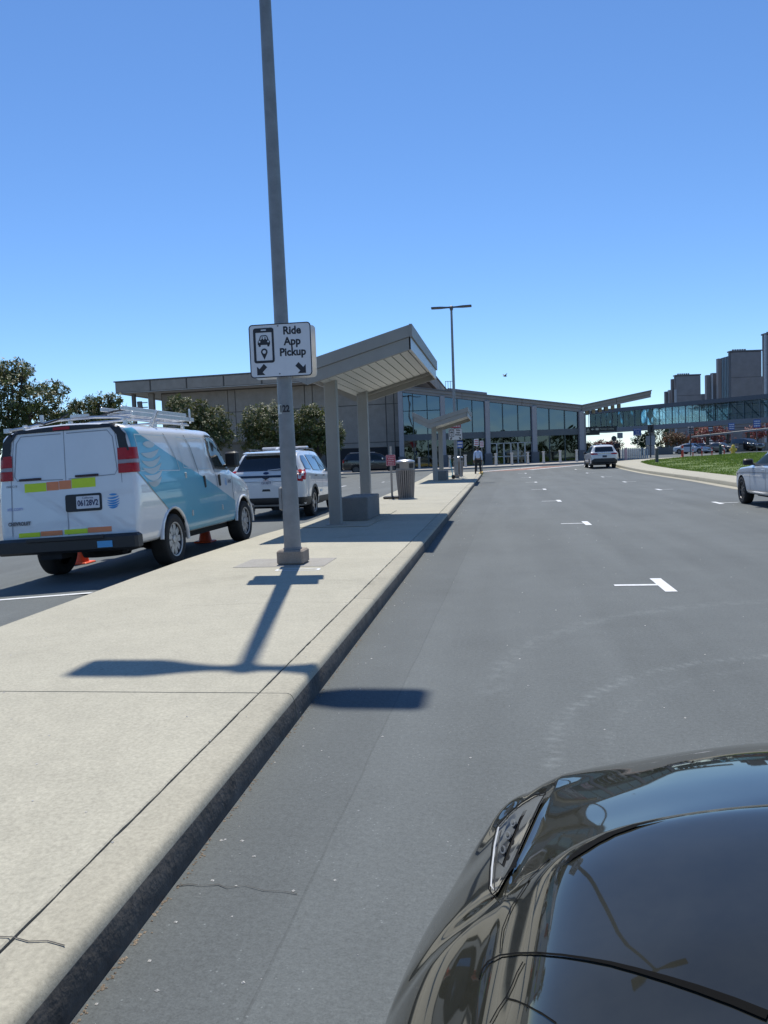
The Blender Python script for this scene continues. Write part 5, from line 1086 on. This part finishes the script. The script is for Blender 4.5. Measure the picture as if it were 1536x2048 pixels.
V, F = ring_poly(rrect(-.148, 1.032, .148, 1.373, .03), rrect(-.135, 1.045, .135, 1.36, .022)); mb = MB(); mb.add([(u, -.014, v) for u, v in V], F); mb.build('border', M('pink_print', (.60, .42, .42), .5, var=0), rs, fix=False); panel_print('print', rs, bars(5, .26, .28, 0, 1.2, 4), MATS['pink_print'], -.014)
def plate_sign(name, label, c, w_, h_, mat, printmat=None, rows=3, seed=1, post=None, rz=0., oct_=False, cat='sign', border=None, txt=None):
    """a sign panel centred at c on its own post down to post z"""
    t = thing(name, label, cat, (c[0], c[1], post if post is not None else c[2]), rz); z = c[2]-(post if post is not None else c[2])
    if post is not None: mb = MB(); mb.tube([(0, .06, 0), (0, .06, z+h_/2)], max(.03, w_*.035), 8); mb.build('post', GALV, t)
    P = [(w_/2*math.cos(R(22.5+45*k)), h_/2*math.sin(R(22.5+45*k))) for k in range(8)] if oct_ else rrect(-w_/2, -h_/2, w_/2, h_/2, min(w_, h_)*.08)
    mb = MB(); mb.prism(P, lambda u, v: (u, 0, z+v), lambda u, v: (u, .02, z+v)); mb.build('panel', mat, t)
    if printmat:
        if txt:
            for i_, s_ in enumerate(txt):
                text('lettering', s_, h_/len(txt)*.85, printmat, t, lambda x, y: (x, -.008, z+h_/2-(i_+.5)*h_/len(txt)+y), bold=.004*h_, sx=.8)
        else: panel_print('print', t, bars(rows, w_, h_*.85, 0, z, seed), printmat)
    return t
plate_sign('notice_sign', 'red notice on the distant lamp post above its pickup sign', (-2.40, 45.48, 3.20), .62, .42, SRED, SWHITE, 3, 2)
p = at(920, 889, 46.5); plate_sign('wheelchair_sign', 'small blue and white sign on a thin post below the distant pickup sign', (p.x, p.y, p.z), .32, .42, SBLUE, SWHITE, 2, 3, gz(0, p.y))
p = at(956, 886, 57.5); plate_sign('parking_sign', 'white sign with red print above the standing man, left of two', (p.x-.12, p.y, p.z+.05), .33, .50, SWHITE, SRED, 3, 6, gz(0, p.y)); plate_sign('parking_sign', 'white sign with red print above the standing man, right of two', (p.x+.26, p.y+.1, p.z-.08), .27, .46, SWHITE, SRED, 3, 8, gz(0, p.y))
# scooter
p = at(907, 955, 43.5); sc = thing('kick_scooter', 'teal kick scooter leaning by the far shelter bench', 'scooter', (p.x, p.y, gz(0, p.y)), R(150)); TL = M('scooter_teal', (.10, .42, .45), .4, var=.05)
mb = MB(); mb.box((.45, 0, .13), (.72, .15, .045), ch=.015); mb.build('deck', TL, sc)
for x in (0, .92): mb = MB(); mb.lathe((x, 0, .11), [(.06, -.03), (.11, -.025), (.11, .025), (.06, .03)], 18, 'Y'); mb.build('wheel', RUB, sc, smooth=40)
mb = MB(); mb.tube([(0, 0, .12), (.06, 0, .30), (.20, 0, 1.10)], .026); mb.tube([(.05, 0, .24), (.12, 0, .15)], .025); mb.build('stem', TL, sc, smooth=50); mb = MB(); mb.tube([(.20, -.27, 1.12), (.20, 0, 1.09), (.20, .27, 1.12)], .016); mb.build('handlebar', PLAST, sc, smooth=50); mb = MB(); mb.box((.86, 0, .25), (.22, .09, .02), ry=-.3); mb.build('mudguard', TL, sc)
# bollards before the hall
BOL = M('bollard_cream', (.52, .49, .45), .6, var=.08)
bl_txt = ['leftmost cream bollard, between bin and far shelter', 'cream bollard behind the second far shelter post', 'cream bollard just right of the distant bin', 'cream bollard right of the standing man, first before the doors', 'cream bollard before the hall doors, second right of the man', 'cream bollard right of the hall doors by a column', 'cream bollard before the right glass bay, leftmost of its three', 'cream bollard before the right glass bay, middle of its three', 'cream bollard next to the white compact SUV\'s mirror']
for k, px in enumerate((838.6, 899.8, 931, 992, 1024, 1056, 1087.5, 1120.6, 1153.7)):
    q = at(px, 930, 72.7); z = hgt(q.x, q.y)+.155; t = thing('bollard', bl_txt[k], 'bollard', (q.x, q.y, z), group='cream bollards before the hall')
    mb = MB(); mb.lathe((0, 0, 0), [(.135, 0), (.12, .12), (.105, .5), (.105, 1.0)], 16); mb.build('shaft', BOL, t, smooth=40); mb = MB(); mb.lathe((0, 0, 0), [(.15, .995), (.15, 1.06), (.13, 1.085), (.001, 1.09)], 16); mb.build('cap', BOL, t, smooth=40)
# tubular barrier, bollard light, hydrant, delineators
tbz = at(1270, 915, 76); t = thing('tube_barrier', 'row of upright grey steel tubes right of the compact SUV', 'barrier', (tbz.x, tbz.y, hgt(tbz.x, tbz.y))); STG = M('tube_steel', (.40, .42, .44), .45, metal=.4, var=.08)
for k in range(13): mb = MB(); mb.lathe(R0*(-1.15+.20*k)+F0*(.02*k), [(.065, 0), (.065, 1.12-.03*max(0, k-9)*2), (.02, 1.15-.03*max(0, k-9)*2)], 10); mb.build('tube', STG, t, smooth=40)
q = at(1252, 920, 72); t = thing('red_lamp_post', 'short pinkish post with pale cap among the grey tubes', 'post', (q.x, q.y, hgt(q.x, q.y)+.1)); mb = MB(); mb.lathe((0, 0, 0), [(.11, 0), (.11, 1.05)], 14); mb.build('shaft', M('pink_post', (.45, .30, .32), .5), t, smooth=40); mb = MB(); mb.lathe((0, 0, 0), [(.17, 1.05), (.16, 1.1), (.03, 1.18)], 14); mb.build('cap', BOL, t, smooth=40)
q = at(1314, 929, 60); t = thing('bollard_light', 'dark grey bollard light standing at the lawn edge', 'light', (q.x, q.y, hgt(q.x, q.y)+KT+.02)); BLK = M('bollard_dark', (.075, .075, .08), .55, var=.15)
mb = MB(); mb.lathe((0, 0, 0), [(.12, 0), (.12, .98)], 18); mb.build('shaft', BLK, t, smooth=40); mb = MB(); mb.lathe((0, 0, 0), [(.13, .985), (.17, 1.0), (.17, 1.06), (.10, 1.12), (.001, 1.13)], 18); mb.build('cap', BLK, t, smooth=40); mb = MB(); mb.lathe((0, 0, 0), [(.24, -.02), (.20, .03), (.13, .035)], 14); mb.build('footing', CONC, t)
q = at(1466.5, 918, 70); t = thing('fire_hydrant', 'yellow fire hydrant at the far edge of the lawn', 'hydrant', (q.x, q.y, hgt(q.x, q.y)+.12)); HY = M('hydrant_yellow', (.58, .42, .06), .5, var=.1)
mb = MB(); mb.lathe((0, 0, 0), [(.24, 0), (.24, .06), (.17, .08), (.17, .62), (.21, .64), (.21, .70), (.17, .71), (.16, .82), (.11, .95), (.04, 1.0), (.04, 1.06)], 18); mb.build('barrel', HY, t, smooth=35)
for s in (1, -1): mb = MB(); mb.lathe((s*.17, 0, .54), [(.085, -.06), (.085, s*.06), (.10, s*.06), (.10, s*.12), (.03, s*.16)], 14, 'X'); mb.build('side_outlet', HY, t, smooth=40)
mb = MB(); mb.lathe((0, -.17, .48), [(.11, -.08), (.11, .02)], 14, 'Y'); mb.build('front_outlet', HY, t, smooth=40)
DEL = M('delineator_orange', (.62, .07, .03), .5, var=.08); WB_ = M('delineator_band', (.7, .7, .68), .5, var=0)
dl_txt = ['orange cone-like post in front of the silver sedan', 'red delineator post right of the silver sedan', 'red delineator post before the dark grey sedan', 'red delineator post right of the dark grey sedan', 'red delineator post just left of the yellow hydrant']
for k, (px, hh, r_) in enumerate(((1365, 1.15, .12), (1386, .75, .055), (1404, .95, .055), (1424, .85, .055), (1448.5, 1.0, .06))):
    q = at(px, 915, 77); t = thing('delineator_post', dl_txt[k], 'post', (q.x, q.y, hgt(q.x, q.y)+.02), group='orange posts beyond the lawn'); mb = MB(); mb.lathe((0, 0, 0), [(r_*2, 0), (r_*1.9, .05), (r_, .08), (r_*.8, hh)], 12); mb.build('post', DEL, t, smooth=40); mb = MB(); mb.lathe((0, 0, 0), [(r_+.004, hh*.6), (r_*.95+.004, hh*.75)], 12, cap=False); mb.build('band', WB_, t, smooth=40)
q = at(1441, 913, 82); t = thing('green_bin', 'dark green upright bin left of the yellow hydrant', 'bin', (q.x, q.y, hgt(q.x, q.y))); mb = MB(); mb.box((0, 0, .5), (.26, .3, 1.0), ch=.05); mb.build('body', M('bin_green', (.015, .06, .045), .6), t); mb = MB(); mb.box((0, 0, 1.05), (.3, .34, .1), ch=.03); mb.build('lid', M('bin_green', (.015, .06, .045), .6), t)
# road signs beyond
def far_sign(name, label, px, py, base, d, wpx, hpx, mat, pm=None, **k):
    c = at(px, py, d); g = hgt(c.x, c.y); plate_sign(name, label, c, wpx/FOC*d, hpx/FOC*d, mat, pm, post=g, rz=PSI, **k)
SBACK = M('sign_back_grey', (.30, .31, .33), .5, var=.08); SDK = M('sign_dark', (.05, .05, .055), .5)
far_sign('blue_road_sign', 'blue road sign with white print under the footbridge', 1274.5, 864, 0, 88, 16, 14, SBLUE, SWHITE, txt=['SHUTTLE', 'TAXI', 'LIMOS'])
far_sign('octagon_sign', 'dark back of an octagonal sign above the compact SUV', 1228, 877, 0, 80, 11, 11, SDK, oct_=True)
far_sign('sign_back', 'grey sign back right of the octagonal sign', 1240, 871, 0, 82, 11, 11, SBACK)
far_sign('sign_back', 'large grey sign back in front of the bridge pier', 1301, 881, 0, 84, 19, 19, SBACK); far_sign('sign_back', 'lower grey panel beneath the large grey sign back', 1300.5, 901, 0, 84.3, 18, 18, SBACK)
far_sign('blue_road_sign', 'blue road sign above the black SUV, left of the blue pair', 1463, 853, 0, 96, 12, 14, SBLUE, SWHITE, rows=3, seed=5)
far_sign('blue_road_sign', 'blue road sign near the right edge, right of the blue pair', 1514, 847, 0, 94, 14, 16, SBLUE, SWHITE, rows=3, seed=7)
far_sign('dark_road_sign', 'dark road sign before the pink blossom tree', 1421, 858, 0, 98, 9, 12, SDK, SWHITE, rows=2, seed=9)
def signal(px, py, d, label, mat):
    c = at(px, py, d); g = hgt(c.x, c.y); t = thing('traffic_signal', label, 'traffic light', (c.x, c.y, g), PSI); z = c.z-g
    mb = MB(); mb.tube([(0, .1, 0), (0, .1, z+.4)], .06, 8); mb.build('post', SDK, t)
    for s in (-1, 1):
        mb = MB(); mb.box((s*.18, -.02, z), (.24, .2, .8), ch=.03); hd = mb.build('head', mat, t)
        for k in range(3): mb = MB(); mb.lathe((s*.18, -.14, z+.25-.25*k), [(.09, -.02), (.09, .03)], 10, 'Y'); mb.build('lens', SDK, hd)
signal(1381.5, 861, 90, 'traffic light with two pale heads above the queued cars', SBACK); signal(1301.5, 857, 83, 'traffic light with dark heads above the large grey sign back', SDK)
# long canopy and planter walls under the bridge
q = at(1490, 895, 118); cn = thing('walkway_canopy', 'long low covered walkway roof under the footbridge at right', 'canopy', (q.x, q.y, 0), PSI); mb = MB(); mb.prism([(-7.5, 2.75), (9, 3.9), (9, 4.15), (-7.5, 3.0)], lambda u, v: (u, -1.6, v), lambda u, v: (u, 1.6, v)); mb.build('roof', M('canopy_grey', (.30, .30, .29), .7), cn)
for x in (-5.5, -2.5, .5, 3.5, 6.5): mb = MB(); mb.box((x, 0, 1.6), (.35, .35, 3.2+.13*(x/2))); mb.build('post', M('canopy_post', (.14, .13, .13), .7), cn)
PLW = M('planter_concrete', (.25, .235, .22), .85, var=.12)
for k, (a, c, d, lb) in enumerate(((1318, 1346, 116, 'low concrete planter wall left of the silver sedan'), (1474, 1560, 113, 'low concrete planter wall behind the hydrant at right'))):
    p, q = at(a, 905, d), at(c, 905, d); t = thing('planter_wall', lb, 'wall', (p.x, p.y, hgt(p.x, p.y))); L = (q-p).length; n = int(L/2.4)+1
    for j in range(n): mb = MB(); mb.box(R0*(L*(j+.5)/n)+Vector((0, 0, .5)), (L/n-.12, .4, 1.0), rz=PSI); mb.build('wall_block', PLW, t); mb = MB(); mb.box(R0*(L*j/n)+Vector((0, 0, .6)), (.35, .5, 1.2), rz=PSI); mb.build('pillar', SDK if j % 2 else PLW, t)
# bird
q = at(1010, 752, 70); t = thing('bird', 'small dark bird flying above the glass hall', 'bird', q, R(30)); mb = MB(); mb.lathe((0, 0, 0), [(.01, -.22), (.05, -.1), (.07, .02), (.045, .14), (.01, .2)], 8, 'X'); mb.build('body', SDK, t, smooth=60)
for s in (1, -1): mb = MB(); mb.add([(-.06, 0, .02), (.08, 0, .02), (.04, s*.25, .14), (-.02, s*.45, .22), (-.08, s*.22, .12), (-.06, 0, .035), (.08, 0, .035), (.04, s*.25, .155)], [(0, 1, 2, 3, 4), (5, 6, 7, 3, 4)]); mb.build('wing', SDK, t)
# ================================================================== PEOPLE
SKIN = M('skin', (.30, .17, .11), .6, var=.05); SHIRT = M('shirt_pale_blue', (.46, .55, .72), .8, var=.06, bump=.3, bscale=30); TROU = M('trousers_black', (.014, .014, .016), .8, var=.1); HAIR = M('hair_black', (.010, .009, .009), .6, var=0); SHOE = M('shoes_brown', (.05, .03, .022), .5, var=0)
def skinned(name, verts, edges, radii, mat, parent, lev=2, root=0):
    me = bpy.data.meshes.new(name); me.from_pydata(verts, edges, []); o = bpy.data.objects.new(name, me); COL.objects.link(o)
    md = o.modifiers.new('s', 'SKIN'); md.use_smooth_shade = True
    for k, r in enumerate(radii): me.skin_vertices[0].data[k].radius = (r, r) if not isinstance(r, tuple) else r
    me.skin_vertices[0].data[root].use_root = True; sb_ = o.modifiers.new('d', 'SUBSURF'); sb_.levels = lev; sb_.render_levels = lev
    dg = bpy.context.evaluated_depsgraph_get(); dg.update(); m2 = bpy.data.meshes.new_from_object(o.evaluated_get(dg)); o.modifiers.clear(); o.data = m2; m2.materials.clear(); m2.materials.append(mat)
    m2.polygons.foreach_set('use_smooth', [True]*len(m2.polygons)); o.parent = parent; return o
def person(loc, rz, label, shirt, trou, head_bow=.06, arm=0.):
    t = thing('person', label, 'person', loc, rz)
    V = [(0, 0, .96), (0, .01, 1.12), (0, 0, 1.30), (0, -.01, 1.44), (0, head_bow*.4, 1.53), (0, head_bow*1.2, 1.64), (0, head_bow*1.4, 1.73),
         (.09, 0, .90), (.14, .01, .50), (.175, -.03, .08), (.18, .10, .04), (-.09, 0, .90), (-.14, .01, .50), (-.175, -.03, .08), (-.18, .10, .04),
         (.19, 0, 1.41), (.245, -.03, 1.13), (.26, .03+arm, .88), (.26, .05+arm, .78), (-.19, 0, 1.41), (-.245, -.03, 1.13), (-.26, .03+arm, .88), (-.26, .05+arm, .78)]
    E = [(0, 1), (1, 2), (2, 3), (3, 4), (4, 5), (5, 6), (0, 7), (7, 8), (8, 9), (9, 10), (0, 11), (11, 12), (12, 13), (13, 14), (3, 15), (15, 16), (16, 17), (17, 18), (3, 19), (19, 20), (20, 21), (21, 22)]
    rad = [.11, .10, .10, .08, .055, .092, .075, .08, .055, .04, .035, .08, .055, .04, .035, .05, .04, .032, .03, .05, .04, .032, .03]
    skinned('body', V, E, rad, SKIN, t)
    tv = [0, 1, 2, 3, 15, 16, 17, 19, 20, 21]; mp = {k: i for i, k in enumerate(tv)}
    skinned('shirt', [V[k] for k in tv], [(mp[a], mp[b_]) for a, b_ in E if a in mp and b_ in mp], [(.165, .135), (.165, .13), (.18, .125), (.125, .09), .08, .066, .052, .08, .066, .052], shirt, t)
    tv = [0, 7, 8, 9, 11, 12, 13]; mp = {k: i for i, k in enumerate(tv)}; Q = [list(V[k]) for k in tv]; Q[0][2] += .03
    skinned('trousers', Q, [(mp[a], mp[b_]) for a, b_ in E if a in mp and b_ in mp], [(.165, .13), .115, .085, .07, .115, .085, .07], trou, t)
    for s in (1, -1):
        mb = MB(); mb.box((s*.18, .06, .05), (.10, .29, .09), ch=.03); mb.build('shoe', SHOE, t, smooth=60)
        hx, hy, hz = s*.26, .05+arm, .76
        for f in range(4): mb = MB(); L = (.07, .085, .08, .06)[f]; y = hy-.03+.02*f; mb.tube([(hx, y, hz+.02), (hx-s*.004, y+.004, hz-L*.5), (hx-s*.015, y+.012, hz-L)], [.011, .010, .007], 6); mb.build('finger', SKIN, t, smooth=60)
        mb = MB(); mb.tube([(hx-s*.01, hy+.03, hz+.04), (hx-s*.03, hy+.065, hz+.01), (hx-s*.03, hy+.075, hz-.03)], [.012, .011, .008], 6); mb.build('thumb', SKIN, t, smooth=60)
        mb = MB(); mb.lathe((s*.088, head_bow*1.15, 1.645), [(.008, -.012), (.028, 0), (.008, .012)], 8, 'X'); mb.build('ear', SKIN, t, smooth=60)
    mb = MB(); P = []; hc = Vector((0, head_bow*1.15-.012, 1.685)); n = 14; F = []
    for i in range(8):
        ph = R(90-i*19)
        for k in range(n):
            a = 6.2832*k/n; fr = max(0, math.sin(a)); zz = math.sin(ph)*.098; lim = zz if zz > -.01 or fr < .3 else -.01
            P.append(hc+Vector((.094*math.cos(ph)*math.cos(a), .108*math.cos(ph)*math.sin(a)-.008, lim)))
        if i:
            for k in range(n): a, c = (i-1)*n+k, (i-1)*n+(k+1) % n; F.append((a, c, c+n, a+n))
    mb.add(P, F); mb.build('hair', HAIR, t, smooth=80)
    mb = MB(); mb.add([(-.012, head_bow*1.25+.085, 1.62), (.012, head_bow*1.25+.085, 1.62), (0, head_bow*1.25+.115, 1.615), (0, head_bow*1.25+.085, 1.66)], [(0, 1, 2), (1, 3, 2), (3, 0, 2)]); mb.build('nose', SKIN, t)
    for s in (1, -1): mb = MB(); mb.lathe((s*.033, head_bow*1.25+.083, 1.668), [(.004, -.008), (.012, 0), (.004, .008)], 8, 'Y'); mb.build('eye', HAIR, t)
    mb = MB(); mb.box((0, head_bow*1.25+.085, 1.585), (.045, .012, .01), ch=.003); mb.build('mouth', M('lips', (.25, .09, .08), .6, var=0), t); return t
pm = person((-1.38, 52.9, gz(0, 52.9)), R(8), 'person in pale blue shirt and black trousers standing at the island end', SHIRT, TROU, .11)
q = at(1235, 916, 76); person((q.x, q.y, hgt(q.x, q.y)+.15), R(170), 'person in dark clothes standing behind the compact SUV', M('dark_jacket', (.02, .02, .022), .8), TROU, .03)
# ================================================================== TREES
BARK = M('bark', (.10, .08, .065), .9, var=.25, bump=.5, bscale=20)
MAG = leafmat('magnolia_leaves', [(.045, .070, .018), (.075, .105, .025), (.11, .14, .035), (.15, .155, .05), (.19, .15, .07)], .5, .28)
PINK = leafmat('pink_blossom', [(.06, .09, .03), (.28, .06, .07), (.36, .10, .10), (.16, .08, .03)], .6); RUST = leafmat('rust_leaves', [(.05, .06, .02), (.16, .07, .03), (.22, .10, .05), (.07, .08, .03)], .6); REDT = leafmat('red_leaves', [(.08, .03, .03), (.24, .03, .05), (.18, .05, .05), (.05, .06, .03)], .6); GRN = leafmat('green_leaves', [(.02, .04, .012), (.04, .07, .02), (.07, .10, .03), (.10, .12, .04)], .5)
def tree(name, label, base, trunk_h, blobs, nclu, nleaf, ls, mat, seed, group=None, tr=.16):
    """blobs: (dx, dy, z, rx, ry, rz) ellipsoids of the crown, relative to the base"""
    r_ = random.Random(seed); t = thing(name, label, 'tree', base, 0, group); mb = MB()
    top = Vector((0, 0, trunk_h)); mb.tube([(0, 0, -.1), (.03, .02, trunk_h*.5), top], [tr, tr*.8, tr*.65], 8)
    vol = [b_[3]*b_[4]*b_[5] for b_ in blobs]; V = []; F = []; tips = []
    for b_ in blobs:
        c = Vector(b_[:3]); m_ = top.lerp(c, .5)+Vector((r_.uniform(-.2, .2), r_.uniform(-.2, .2), .15)); mb.tube([top-Vector((0, 0, .2)), m_, c], [tr*.6, tr*.35, tr*.15], 6)
        for _ in range(5):
            e = c+Vector((r_.gauss(0, .45)*b_[3], r_.gauss(0, .45)*b_[4], r_.gauss(0, .4)*b_[5])); mb.tube([c.lerp(m_, .3), c.lerp(e, .6), e], [tr*.14, tr*.08, tr*.03], 5)
    mb.build('trunk', BARK, t, smooth=50)
    for _ in range(nclu):
        b_ = r_.choices(blobs, [v_**.7 for v_ in vol])[0]
        d = Vector((r_.gauss(0, 1), r_.gauss(0, 1), r_.gauss(0, 1))).normalized(); k = r_.uniform(.45, 1.0)**.5*r_.choice((1, 1, 1.15, .82, 1.28))
        c = Vector((b_[0]+d.x*b_[3]*k, b_[1]+d.y*b_[4]*k, b_[2]+d.z*b_[5]*k))
        ax = (d+Vector((0, 0, .5))+Vector((r_.gauss(0, .4), r_.gauss(0, .4), r_.gauss(0, .4)))).normalized()
        for q in range(nleaf):
            u = Vector((r_.gauss(0, 1), r_.gauss(0, 1), r_.gauss(0, 1))); u = (u-u.dot(ax)*ax).normalized(); dr = (u+ax*r_.uniform(-.1, .9)).normalized(); L = ls*r_.uniform(.7, 1.25); wv = dr.cross(ax).normalized()*L*.23
            if wv.length < 1e-4: wv = dr.orthogonal().normalized()*L*.23
            o = c+Vector((r_.uniform(-1, 1), r_.uniform(-1, 1), r_.uniform(-1, 1)))*ls*.7; n_ = dr.cross(wv).normalized()*L*.06; k0 = len(V)
            V += [o, o+dr*L*.5+wv-n_, o+dr*L, o+dr*L*.5-wv-n_]; F += [(k0, k0+1, k0+2), (k0, k0+2, k0+3)]
    mb = MB(); mb.add(V, F); cr = mb.build('crown', mat, t, fix=False); return t
def tree_px(name, label, px, d, zbase, blobs_px, trunk_h, nclu, nleaf, ls, mat, seed, group=None, tr=.16):
    """blobs_px: (px, py, half width px, half height px, depth m)"""
    b0 = at(px, 900, d); base = Vector((b0.x, b0.y, zbase)); B = []
    for (x, y, hw, hh, dp) in blobs_px:
        c = at(x, y, d+dp)-base; B.append((c.x, c.y, c.z, hw/FOC*d, max(hw, hh)/FOC*d*.9, hh/FOC*d))
    return tree(name, label, base, trunk_h, B, nclu, nleaf, ls, mat, seed, group, tr)
MG = 'magnolia trees by the terminal'
tree_px('magnolia_tree', 'tall dark glossy tree at the left edge above the van', 20, 42, -.1, [(15, 790, 55, 55, 0), (25, 740, 32, 26, .5), (-40, 770, 50, 60, 1), (75, 800, 45, 28, -.5), (105, 778, 28, 15, .5), (60, 850, 70, 35, .8), (45, 745, 18, 12, 0), (110, 838, 35, 18, .3), (5, 870, 80, 40, 0)], 2.6, 1081, 16, .19, MAG, 11, MG, .2)
tree_px('magnolia_tree', 'lower glossy tree seen over the van roof left of the terminal block', 195, 50, -.1, [(200, 812, 28, 22, 0), (228, 800, 14, 12, .3), (165, 830, 28, 24, .5), (150, 812, 12, 13, 0), (210, 850, 45, 30, 0), (240, 835, 25, 20, 0)], 2.2, 540, 16, .19, MAG, 12, MG)
tree_px('magnolia_tree', 'glossy tree in front of the terminal wall just right of the van rack', 400, 60, 0, [(370, 830, 34, 34, 0), (350, 808, 16, 17, 0), (425, 845, 36, 30, .5), (400, 870, 45, 30, 0), (440, 875, 28, 20, 0), (405, 812, 16, 12, .3)], 1.8, 790, 16, .19, MAG, 13, MG)
tree_px('magnolia_tree', 'rounded glossy tree left of the lamp post before the terminal wall', 545, 62, 0, [(545, 850, 50, 38, 0), (515, 845, 34, 30, .3), (565, 828, 22, 18, 0), (500, 862, 22, 20, 0), (540, 885, 55, 25, 0)], 1.6, 873, 16, .19, MAG, 14, MG)
tree_px('magnolia_tree', 'rounded glossy tree right of the lamp post before the terminal wall', 635, 62.5, 0, [(625, 850, 38, 36, 0), (655, 862, 28, 26, .3), (620, 828, 18, 16, 0), (605, 885, 30, 22, 0), (640, 885, 46, 24, .3), (677, 868, 12, 10, 0)], 1.6, 873, 16, .19, MAG, 15, MG)
BT = 'trees around the garage road'
tree_px('blossom_tree', 'pink blossoming tree in the middle below the footbridge', 1412, 124, .3, [(1405, 868, 24, 14, 0), (1428, 862, 22, 13, 1), (1445, 872, 20, 14, 0), (1395, 878, 16, 12, 0)], 2.0, 300, 9, .32, PINK, 21, BT)
tree_px('rust_tree', 'rust coloured small tree left of the pink blossoming tree', 1352, 124, .3, [(1352, 877, 22, 11, 0), (1340, 880, 14, 10, 0), (1365, 882, 14, 9, 0)], 2.0, 180, 9, .32, RUST, 22, BT)
tree_px('blossom_tree', 'pinkish tree near the right edge behind the covered walkway', 1515, 128, .3, [(1505, 866, 16, 12, 0), (1530, 858, 18, 16, 0)], 2.0, 160, 9, .32, PINK, 23, BT)
tree_px('red_tree', 'low red leaved tree behind the compact SUV', 1215, 100, .3, [(1205, 890, 18, 8, 0), (1228, 890, 16, 8, 0)], 1.2, 160, 9, .26, REDT, 24, BT)
tree_px('yellow_tree', 'ochre shrub between hall column and compact SUV', 1173, 92, .3, [(1174, 897, 10, 12, 0)], 1.0, 80, 9, .24, leafmat('ochre_leaves', [(.10, .08, .02), (.22, .15, .03), (.14, .12, .04)], .6), 25, BT)
tree_px('green_tree', 'green tree behind the blue sign under the footbridge', 1283, 118, .3, [(1283, 882, 16, 12, 0), (1295, 876, 10, 10, 0)], 1.8, 160, 9, .30, GRN, 26, BT)
tree_px('green_tree', 'dark green tree standing behind the footbridge glass at left', 1322, 135, .3, [(1315, 862, 22, 26, 0), (1335, 850, 16, 18, 0), (1325, 885, 22, 16, 0)], 2.0, 220, 9, .34, GRN, 27, BT)
tree_px('green_tree', 'dark tree behind the footbridge right of the pale signal heads', 1395, 138, .3, [(1392, 845, 14, 22, 0), (1400, 875, 18, 16, 0)], 2.0, 180, 9, .34, GRN, 28, BT)

# belt of trees across the road behind the viewer, mirrored in the hall glass
rb = random.Random(31); V = []; F = []
for _ in range(5200):
    k = rb.randrange(16); cx = -62+8.2*k; h = 6.2+1.8*math.sin(k*2.3); x = cx+rb.gauss(0, 2.3); y = -38+rb.gauss(0, 1.6); z = 1.2+(h-1.2)*rb.random()**.8*(1-min(.5, abs(x-cx)*.09)); k0 = len(V)
    u = Vector((rb.gauss(0, 1), rb.gauss(0, 1), rb.gauss(0, 1))).normalized()*.45; q = u.orthogonal().normalized()*.3; p = Vector((x, y, z)); V += [p-u, p+q, p+u, p-q]; F.append((k0, k0+1, k0+2, k0+3))
mb = MB(); mb.add(V, F); tbk = mb.build('tree_belt', GRN, fix=False); tbk['kind'] = 'stuff'; tbk['label'] = 'belt of green trees mirrored in the lower hall glass'
